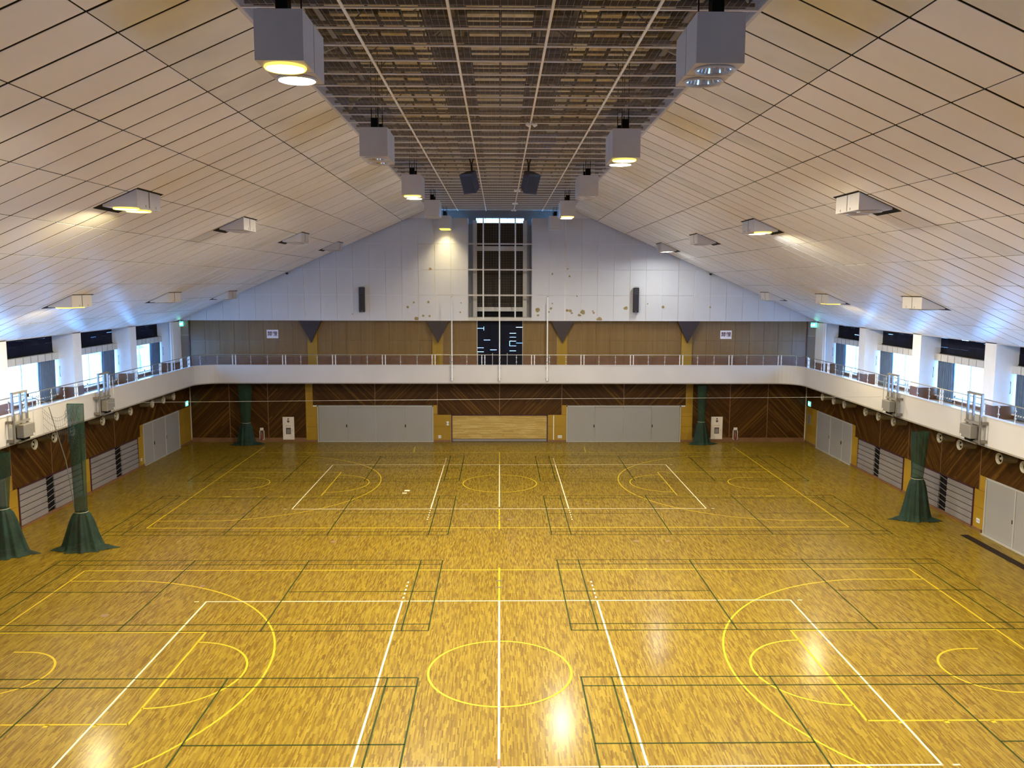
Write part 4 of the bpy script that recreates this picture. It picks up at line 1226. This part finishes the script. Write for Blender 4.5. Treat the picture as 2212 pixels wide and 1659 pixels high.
# ================================================================== NET HOISTS ON THE GALLERY FRONT
def hoist(s, y, label):
    t = thing('net_hoist', label, 'hoist', (s * (GX - 0.02), y, GZ0 + 0.1), group='pipe frame hoists on the gallery fronts')
    Z = lambda z: z - (GZ0 + 0.1)
    X_ = lambda d: -s * d      # d metres out from the gallery front
    for i, (dy, d) in enumerate(((-0.45, 0.16), (0.0, 0.20), (0.45, 0.16))):
        B(X_(d - 0.035), X_(d + 0.035), dy - 0.04, dy + 0.04, Z(3.95), Z(5.70)).build('mast', M['steel'], t)
    MB().tube([(X_(0.3), 0.62, Z(5.5)), (X_(0.3), 0.62, Z(3.95)), (X_(0.3), 0.45, Z(3.88)), (X_(0.3), -0.45, Z(3.88))], 0.016, 6).build('guard_pipe', M['steel'], t)
    MB().tube([(X_(0.26), -0.62, Z(4.75)), (X_(0.26), -0.62, Z(3.9))], 0.03, 6).build('drive_shaft', M['box_dark'], t)
    B(X_(0.12), X_(0.22), -0.48, 0.48, Z(5.66), Z(5.74)).build('head_plate', M['box_grey'], t)
    B(X_(0.10), X_(0.24), -0.50, 0.50, Z(4.58), Z(4.66)).build('cross_plate', M['box_grey'], t)
    for dy in (-0.2, 0.22): MB().tube([(X_(0.06), dy, Z(4.62)), (X_(0.06), dy, Z(4.85)), (X_(0.01), dy, Z(4.93))], 0.018, 6).build('hook_arm', M['box_dark'], t)
    bx = MB().cbox(*sorted((X_(0.12), X_(0.40))), -0.22, 0.52, Z(4.02), Z(4.52), 0.02).build('weight_box', M['box_grey'], t)
    MB().disc((X_(0.402), 0.42, Z(4.08)), 0.055, 14, 'x', flip=(s > 0)).lathe([(0.055, 0), (0.055, -X_(0.01))], (X_(0.402), 0.42, Z(4.08)), 'x', 14).build('white_tag', M['white_wall'], bx)
    B(X_(0.14), X_(0.3), -0.1, 0.3, Z(3.92), Z(4.02)).build('motor', M['black'], t)
    for z in (3.94, 4.62): B(X_(0.0), X_(0.24), -0.66, -0.58, Z(z), Z(z + 0.1)).build('wall_clamp', M['box_dark'], t)
    B(X_(0.0), X_(0.2), -0.5, 0.5, Z(3.90), Z(3.97)).build('foot_plate', M['steel'], t)
    return t
hoist(-1, 30.95, 'grey box hoist on a pipe frame, near one on the left gallery front')
hoist(-1, 37.55, 'grey box hoist on a pipe frame, far one on the left gallery front')
hoist(1, 37.35, 'grey box hoist on a pipe frame, far one on the right gallery front')
hoist(1, 30.80, 'grey box hoist on a pipe frame, near one on the right gallery front')
wr = MB().tube([(-17.45, 37.3, 4.42), (0, 37.6, 4.55), (17.45, 37.9, 4.62)], 0.006, 6).build('tension_wire', M['cable'], None, origin=(0, 37.6, 4.5))
tag(wr, 'thin steel wire stretched across the hall between the two far hoists', 'wire')
rd = MB().tube([(-17.95, 31.9, 5.45), (-17.95, 33.4, 4.93)], 0.014, 6).build('stay_rod', M['steel'], None, origin=(-17.95, 31.9, 5.45))
tag(rd, 'slanting steel stay rod on the left railing beside the near hoist', 'rod')
MB().box(-0.04, 0.04, -0.14, 0.06, -0.05, 0.07).build('rod_clamp', M['black'], rd)

# poles on the far gallery front
def pole(x, ztop, label):
    t = thing('steel_pole', label, 'pole', (x, GY - 0.13, 3.98), group='upright poles on the far gallery front')
    MB().tube([(0, 0, 0), (0, 0, ztop - 3.98)], 0.038, 10).build('tube', M['white_steel'], t)
    MB().tube([(0, 0, 0.0), (0, 0, 0.95)], 0.055, 10).build('sleeve', M['white_steel'], t)
    for z in (0.12, 0.8): B(-0.09, 0.09, -0.02, 0.10, z - 0.04, z + 0.04).build('wall_clip', M['steel'], t)
    for z in (1.15, 1.45): MB().lathe([(0.0, -.025), (0.065, -.025), (0.065, .025), (0, .025)], (0, 0, z), 'z', 12).build('collar', M['steel'], t)
    MB().lathe([(0.0, 0.07), (0.05, 0.03), (0.045, 0.0)], (0, 0, ztop - 3.98), 'z', 10).build('cap', M['steel'], t)
pole(-2.85, 8.95, 'thin white pole on the far gallery front, left of the dark window')
pole(-0.02, 10.0, 'tallest thin white pole, in the middle of the dark far window')
pole(2.82, 8.95, 'thin white pole on the far gallery front, right of the dark window')

# ================================================================== AIR NOZZLES UNDER THE GALLERY
def nozzle(s, y, label):
    t = thing('air_nozzle', label, 'air vent', (s * (WX - 0.05), y, 3.36), group='round air nozzles under the side galleries')
    X_ = lambda d: -s * d
    MB().lathe([(0.17, X_(0.0)), (0.17, X_(0.52)), (0.20, X_(0.56)), (0.215, X_(0.62)), (0.19, X_(0.62)), (0.15, X_(0.52))], (0, 0, 0), 'x', 20).build('barrel', M['nozzle'], t)
    MB().lathe([(0.19, X_(0.615)), (0.15, X_(0.50)), (0.12, X_(0.40)), (0.0, X_(0.38))], (0, 0, 0), 'x', 20).build('throat', M['black'], t)
    MB().lathe([(0.06, X_(0.47)), (0.05, X_(0.56)), (0.0, X_(0.57))], (0, 0, 0), 'x', 12).build('inner_cone', M['nozzle'], t)
ordn = ['first', 'second', 'third', 'fourth', 'fifth', 'sixth', 'seventh', 'eighth', 'ninth', 'tenth', 'eleventh']
for s, sd, ys in ((-1, 'left', (47.27, 45.84, 44.35, 41.71, 40.17, 38.74, 35.98, 34.49, 33.0)), (1, 'right', (47.27, 45.66, 44.22, 41.6, 40.15, 38.58, 34.41, 32.86, 30.18, 28.71))):
    for i, y in enumerate(ys):
        nozzle(s, y, 'round cream air nozzle under the %s gallery, %s from the far wall' % (sd, ordn[i]))

# ================================================================== SIGNS AND SMALL WALL ITEMS
def text_part(body, size, mat, parent, loc, rot, name='lettering', depth=0.004):
    cu = bpy.data.curves.new(name, 'FONT'); cu.body = body; cu.size = size; cu.align_x = 'CENTER'; cu.align_y = 'CENTER'; cu.extrude = depth; cu.offset = 0.006
    o = bpy.data.objects.new(name, cu); COL.objects.link(o)
    bpy.context.view_layer.update()
    dg = bpy.context.evaluated_depsgraph_get()
    me = bpy.data.meshes.new_from_object(o.evaluated_get(dg))
    bpy.data.objects.remove(o); bpy.data.curves.remove(cu)
    me.materials.clear(); me.materials.append(mat)
    q = link(name, me, parent, loc); q.rotation_euler = rot
    return q
for x0, label in ((-13.835, 'white no smoking sign with dark red characters, left side of the plywood wall'), (13.865, 'white no smoking sign with dark red characters, right side of the plywood wall')):
    t = thing('no_smoking_sign', label, 'sign', (x0, WY - 0.035, 6.66))
    B(-0.35, 0.35, -0.012, 0.0, -0.255, 0.255).build('sign_plate', M['paper'], t)
    text_part('禁煙', 0.31, M['ink'], t, (0, -0.016, 0.0), (R(90), 0, 0))

def exit_sign(loc, rz, label, wide=True):
    t = thing('exit_sign', label, 'exit sign', loc, rz)
    w_ = 0.42 if wide else 0.34
    B(-w_ / 2 - 0.02, w_ / 2 + 0.02, 0.0, 0.07, -0.16, 0.16).build('sign_case', M['white_wall'], t)
    B(-w_ / 2, w_ / 2, -0.008, 0.0, -0.14, 0.14).build('sign_face', M['exit'], t)
    fg = MB()   # running figure and arrow
    fg.disc((0.02, -0.012, 0.085), 0.024, 10, 'y')
    for p in ([(0.0, .06), (0.05, .05), (0.02, -.02), (-0.03, -.01)], [(-.02, -.01), (.02, -.02), (.075, -.05), (.07, -.075)], [(-.03, 0), (.0, -.01), (-.05, -.10), (-.08, -.10)], [(.03, .05), (.09, .02), (.085, .0), (.02, .03)], [(-.0, .055), (-.07, .03), (-.065, .01), (.0, .035)]):
        fg.prism(p[::-1], -0.014, -0.009)
    fg.prism([(-.20, 0), (-.14, .05), (-.14, .02), (-.09, .02), (-.09, -.02), (-.14, -.02), (-.14, -.05)], -0.014, -0.009)
    fg.build('pictogram', M['exit_white'], t)
exit_sign((-WX + 0.08, 50.75, 2.47), R(90), 'green lit exit sign low on the left wall beside the far corner')
exit_sign((WX - 0.08, 50.75, 2.47), R(-90), 'green lit exit sign low on the right wall beside the far corner')
exit_sign((-19.28, 51.25, 7.27), R(72), 'green lit exit sign high above the left end of the far gallery', False)
exit_sign((19.22, 51.25, 7.27), R(-20), 'green lit exit sign high above the right end of the far gallery', False)

def hydrant(x0, x1, z0, z1, label):
    t = thing('hydrant_cabinet', label, 'fire cabinet', ((x0 + x1) / 2, WY - 0.05, z0))
    w_, h = (x1 - x0) / 2, z1 - z0
    MB().cbox(-w_, w_, -0.05, 0.0, 0, h, 0.008).build('cabinet', M['red_box'], t)
    dr = B(-w_ + 0.05, w_ - 0.05, -0.058, -0.05, 0.05, h * 0.66).build('door', M['red_box'], t)
    B(w_ - 0.12, w_ - 0.09, -0.066, -0.058, 0.5, 0.66).build('door_pull', M['steel'], dr)
    MB().lathe([(0.0, -0.075), (0.045, -0.07), (0.05, -0.05)], (0, 0, h * 0.915), 'y', 14).build('red_lamp', M['red'], t)
    MB().lathe([(0.0, -0.07), (0.07, -0.066), (0.075, -0.05)], (0, 0, h * 0.81), 'y', 16).build('call_button', M['dark_print'], t)
    for k in (-1, 0, 1): B(k * 0.11 - 0.03, k * 0.11 + 0.03, -0.062, -0.057, h * 0.60, h * 0.63).build('lettering', M['peel'], t)
    pb = B(-0.15, 0.15, -0.062, -0.057, h * 0.25, h * 0.53).build('notice', M['dark_print'], t)
    B(-0.10, 0.11, -0.065, -0.062, h * 0.28, h * 0.46).build('notice_field', M['bleacher'], pb)
hydrant(-13.37, -12.67, 0.14, 1.56, 'pale hydrant cabinet on the dark boards, left of the yellow pilaster')
hydrant(13.10, 13.82, 0.17, 1.58, 'pale hydrant cabinet on the dark boards, right of the green net')
def ext_box(x0, x1, z0, z1, label):
    t = thing('extinguisher_niche', label, 'fire extinguisher', ((x0 + x1) / 2, WY - 0.05, z0))
    w_, h = (x1 - x0) / 2, z1 - z0
    fr = MB(); fr.box(-w_, w_, -0.03, 0, 0, 0.03); fr.box(-w_, w_, -0.03, 0, h - 0.16, h); fr.box(-w_, -w_ + 0.035, -0.03, 0, 0, h); fr.box(w_ - 0.035, w_, -0.03, 0, 0, h)
    fr.build('niche_frame', M['red_box'], t)
    B(-w_ + 0.03, w_ - 0.03, -0.006, 0, 0.02, h - 0.15).build('niche_back', M['dark_print'], t)
    MB().lathe([(0.0, 0.03), (0.06, 0.03), (0.065, 0.08), (0.065, 0.36), (0.03, 0.43), (0.02, 0.48), (0.0, 0.48)], (0, -0.075, 0), 'z', 14).build('cylinder', M['red'], t)
    MB().tube([(0.0, -0.075, 0.47), (0.05, -0.085, 0.50), (0.07, -0.085, 0.40), (0.07, -0.085, 0.2)], 0.009, 5).build('hose', M['black'], t)
ext_box(-14.81, -14.52, 0.14, 0.88, 'small white extinguisher niche on the dark boards left of the hydrant cabinet')
ext_box(14.48, 14.79, 0.14, 0.90, 'small white extinguisher niche on the dark boards right of the hydrant cabinet')

def outlet(x, y, z, rz, label, w_=0.13, h=0.09):
    t = thing('wall_outlet', label, 'outlet', (x, y, z), rz)
    MB().cbox(-w_, w_, -0.015, 0, -h, h, 0.005).build('cover_plate', M['white_wall'], t)
    for k in (-0.05, 0.05): B(k - 0.018, k + 0.018, -0.018, -0.015, -0.025, 0.025).build('socket', M['dark_print'], t)
outlet(3.72, WY - 0.05, 0.32, 0, 'grey outlet plate low on the yellow panel right of the shutter')
outlet(-3.72, WY - 0.05, 0.32, 0, 'grey outlet plate low on the yellow panel left of the shutter', 0.09)
outlet(-3.22, WY - 0.05, 1.16, 0, 'grey switch plate on the yellow strip left of the shutter', 0.07, 0.13)
outlet(WX - 0.055, 32.25, 0.42, R(-90), 'white outlet plate on the yellow panel beside the near right doors', 0.12, 0.09)
outlet(-WX + 0.055, 44.05, 0.42, R(90), 'white outlet plate on the yellow panel beside the far left doors', 0.09, 0.07)
nt_ = thing('notice_board', 'small grey notice on the dark boards beside the right doors', 'notice', (WX - 0.055, 50.75, 1.52), R(-90))
B(-0.22, 0.22, -0.012, 0, -0.30, 0.30).build('sheet', M['box_grey'], nt_)
for k in range(5): B(-0.16, 0.14, -0.014, -0.012, -0.22 + 0.1 * k, -0.19 + 0.1 * k).build('print_line', M['dark_print'], nt_)

def wall_speaker(x, label, yaw):
    t = thing('wall_speaker', label, 'speaker', (x, WW - 0.16, 8.03), yaw)
    MB().cbox(-0.17, 0.17, -0.16, 0.10, 0, 1.48, 0.015).build('cabinet', M['spk'], t)
    for z in (1.12, 1.24, 1.36): B(-0.13, 0.13, -0.172, -0.16, z - 0.03, z + 0.03).build('horn_slot', M['spk_side'], t)
    for k in range(5): MB().tube([(-0.12 + 0.06 * k, -0.163, 0.1), (-0.12 + 0.06 * k, -0.163, 1.02)], 0.010, 5).build('grille_rib', M['spk_side'], t)
    MB().disc((0.0, -0.164, 0.06), 0.022, 10, 'y').build('badge', M['steel'], t)
    B(-0.06, 0.12, -0.05, 0.16, 1.48, 1.54).build('bracket', M['steel'], t)
    B(-0.05, 0.05, 0.10, 0.16, 0.3, 1.2).build('mount', M['box_dark'], t)
wall_speaker(-8.28, 'tall black column speaker on the left half of the white wall', R(3))
wall_speaker(8.20, 'tall black column speaker on the right half of the white wall', R(-3))

def hung_speaker(s, label):
    t = thing('hung_speaker', label, 'speaker', (s * 1.02, 30.6, 13.34), R(30) * s)
    tilt = R(26)
    bm = MB()
    def P(x, y, z):
        return (x, y * math.cos(tilt) - z * math.sin(tilt), y * math.sin(tilt) + z * math.cos(tilt))
    front = [P(x, -0.30, z) for x, z in ((-0.25, -0.36), (0.25, -0.36), (0.25, 0.36), (-0.25, 0.36))]
    back = [P(x, 0.20, z) for x, z in ((-0.15, -0.32), (0.15, -0.32), (0.15, 0.32), (-0.15, 0.32))]
    bm.add(front + back, [(3, 2, 1, 0), (4, 5, 6, 7), (0, 1, 5, 4), (1, 2, 6, 5), (2, 3, 7, 6), (3, 0, 4, 7)])
    bm.build('cabinet', M['spk_side'], t)
    g = [P(x, -0.312, z) for x, z in ((-0.21, -0.32), (0.21, -0.32), (0.21, 0.29), (-0.21, 0.29))]
    g2 = [P(x, -0.298, z) for x, z in ((-0.21, -0.32), (0.21, -0.32), (0.21, 0.29), (-0.21, 0.29))]
    MB().add(g + g2, [(3, 2, 1, 0), (0, 1, 5, 4), (1, 2, 6, 5), (2, 3, 7, 6), (3, 0, 4, 7)]).build('grille', M['spk'], t)
    MB().tube([(0, 0.05, 0.2), (0, 0.0, 0.6)], 0.04, 8).tube([(0, 0, 0.55), (-0.08, 0, 0.78)], 0.025, 6).tube([(0, 0, 0.55), (0.08, 0, 0.78)], 0.025, 6).build('yoke', M['spk'], t)
hung_speaker(-1, 'black speaker hung from the mesh, left one')
hung_speaker(1, 'black speaker hung from the mesh, right one')

def twin_spot(x, y, label):
    t = thing('twin_spot', label, 'spotlight', (x, y, CZ - 0.03))
    MB().tube([(0, 0, 0.02), (0, 0, -0.08)], 0.02, 6).build('stem', M['white_steel'], t)
    for q in (-1, 1):
        MB().tube([(q * 0.015, 0, -0.06), (q * 0.08, -0.02, -0.10), (q * 0.14, -0.04, -0.07)], [0.025, 0.06, 0.05], 8).build('lamp_head', M['bulb'], t)
twin_spot(0.86, 23.75, 'small white twin lamp on the mesh bar, the nearest one')
twin_spot(0.80, 40.2, 'small white twin lamp on the mesh bar beside the right hung speaker')
twin_spot(0.81, 46.5, 'small white twin lamp on the mesh bar, second from the far end')
twin_spot(0.81, 50.6, 'small white twin lamp on the mesh bar, farthest one')

for x, sd in ((-12.74, 'left'), (12.69, 'right')):
    t = thing('dome_camera', 'small black dome camera where the %s ceiling slope meets the white wall' % sd, 'camera', (x, WW - 0.12, ceil_z(x) - 0.06))
    MB().lathe([(0.0, -0.10), (0.05, -0.085), (0.085, -0.03), (0.09, 0.0)], (0, 0, 0), 'z', 14).build('dome', M['black'], t)
    MB().lathe([(0.0, 0.03), (0.10, 0.03), (0.10, -0.005), (0.09, -0.01)], (0, 0, 0), 'z', 14).build('base', M['box_grey'], t)

# ================================================================== OUTSIDE THE WINDOWS
gr = structure('ground', 'pale ground outside the gallery windows')
gm = MB()
gm.box(-160, -21.6, -80, 200, -1.7, -1.5); gm.box(21.6, 160, -80, 200, -1.7, -1.5); gm.box(-21.6, 21.6, 52.6, 200, -1.7, -1.5)
gm.build('paving', M['ground'], gr)
def tree(x, y, h, r, label, seed):
    t = thing('tree', label, 'tree', (x, y, -1.5), group='trees beyond the left windows')
    rg = random.Random(seed)
    MB().tube([(0, 0, 0), (0.1, 0, h * 0.35), (0.0, 0.1, h * 0.7)], [0.22, 0.17, 0.08], 8).build('trunk', M['bark'], t)
    cr = MB()
    for k in range(420):
        a, u = rg.uniform(0, 6.283), rg.uniform(-1, 1); rad = r * rg.uniform(0.75, 1.05)
        q = Vector((math.cos(a) * math.sqrt(1 - u * u) * rad, math.sin(a) * math.sqrt(1 - u * u) * rad, h * 0.62 + u * h * 0.38))
        d1 = Vector((rg.uniform(-1, 1), rg.uniform(-1, 1), rg.uniform(-1, 1))).normalized() * 0.38; d2 = d1.orthogonal().normalized() * 0.3
        cr.add([q - d1, q + d2, q + d1, q - d2], [(0, 1, 2, 3)])
    o = cr.build('foliage', M['leaf'], t); o['kind'] = 'stuff'
for i, (x, y) in enumerate(((-66, 104), (-66, 112), (-67, 121), (-65, 96), (-66, 130))):
    tree(x, y, 5.0 + 0.5 * (i % 3), 2.8, 'leafy tree outside the left windows, %s along the row' % ordn[i], i)
def shed(x0, x1, y0, y1, h, label):
    t = thing('shed', label, 'building', ((x0 + x1) / 2, (y0 + y1) / 2, -1.5))
    hx, hy = (x1 - x0) / 2, (y1 - y0) / 2
    B(-hx, hx, -hy, hy, 0, h).build('walls', M['shed_wall'], t)
    MB().prism([(-hy - 0.4, h), (hy + 0.4, h), (0, h + 1.6)], -hx - 0.3, hx + 0.3, 'x').build('roof', M['shed_roof'], t)
    for k in range(3): B(hx, hx + 0.05, -hy + 1.0 + 2.4 * k, -hy + 2.3 + 2.4 * k, 0.9, 2.0).build('window', M['shed_dark'], t)
    B(hx, hx + 0.05, hy - 1.6, hy - 0.5, 0, 2.0).build('door', M['shed_roof'], t)
shed(-56, -47, 101, 111, 2.8, 'pale shed with a teal roof outside the second left window')
shed(-60, -52, 125, 136, 3.2, 'pale shed with a teal roof outside the far left window')
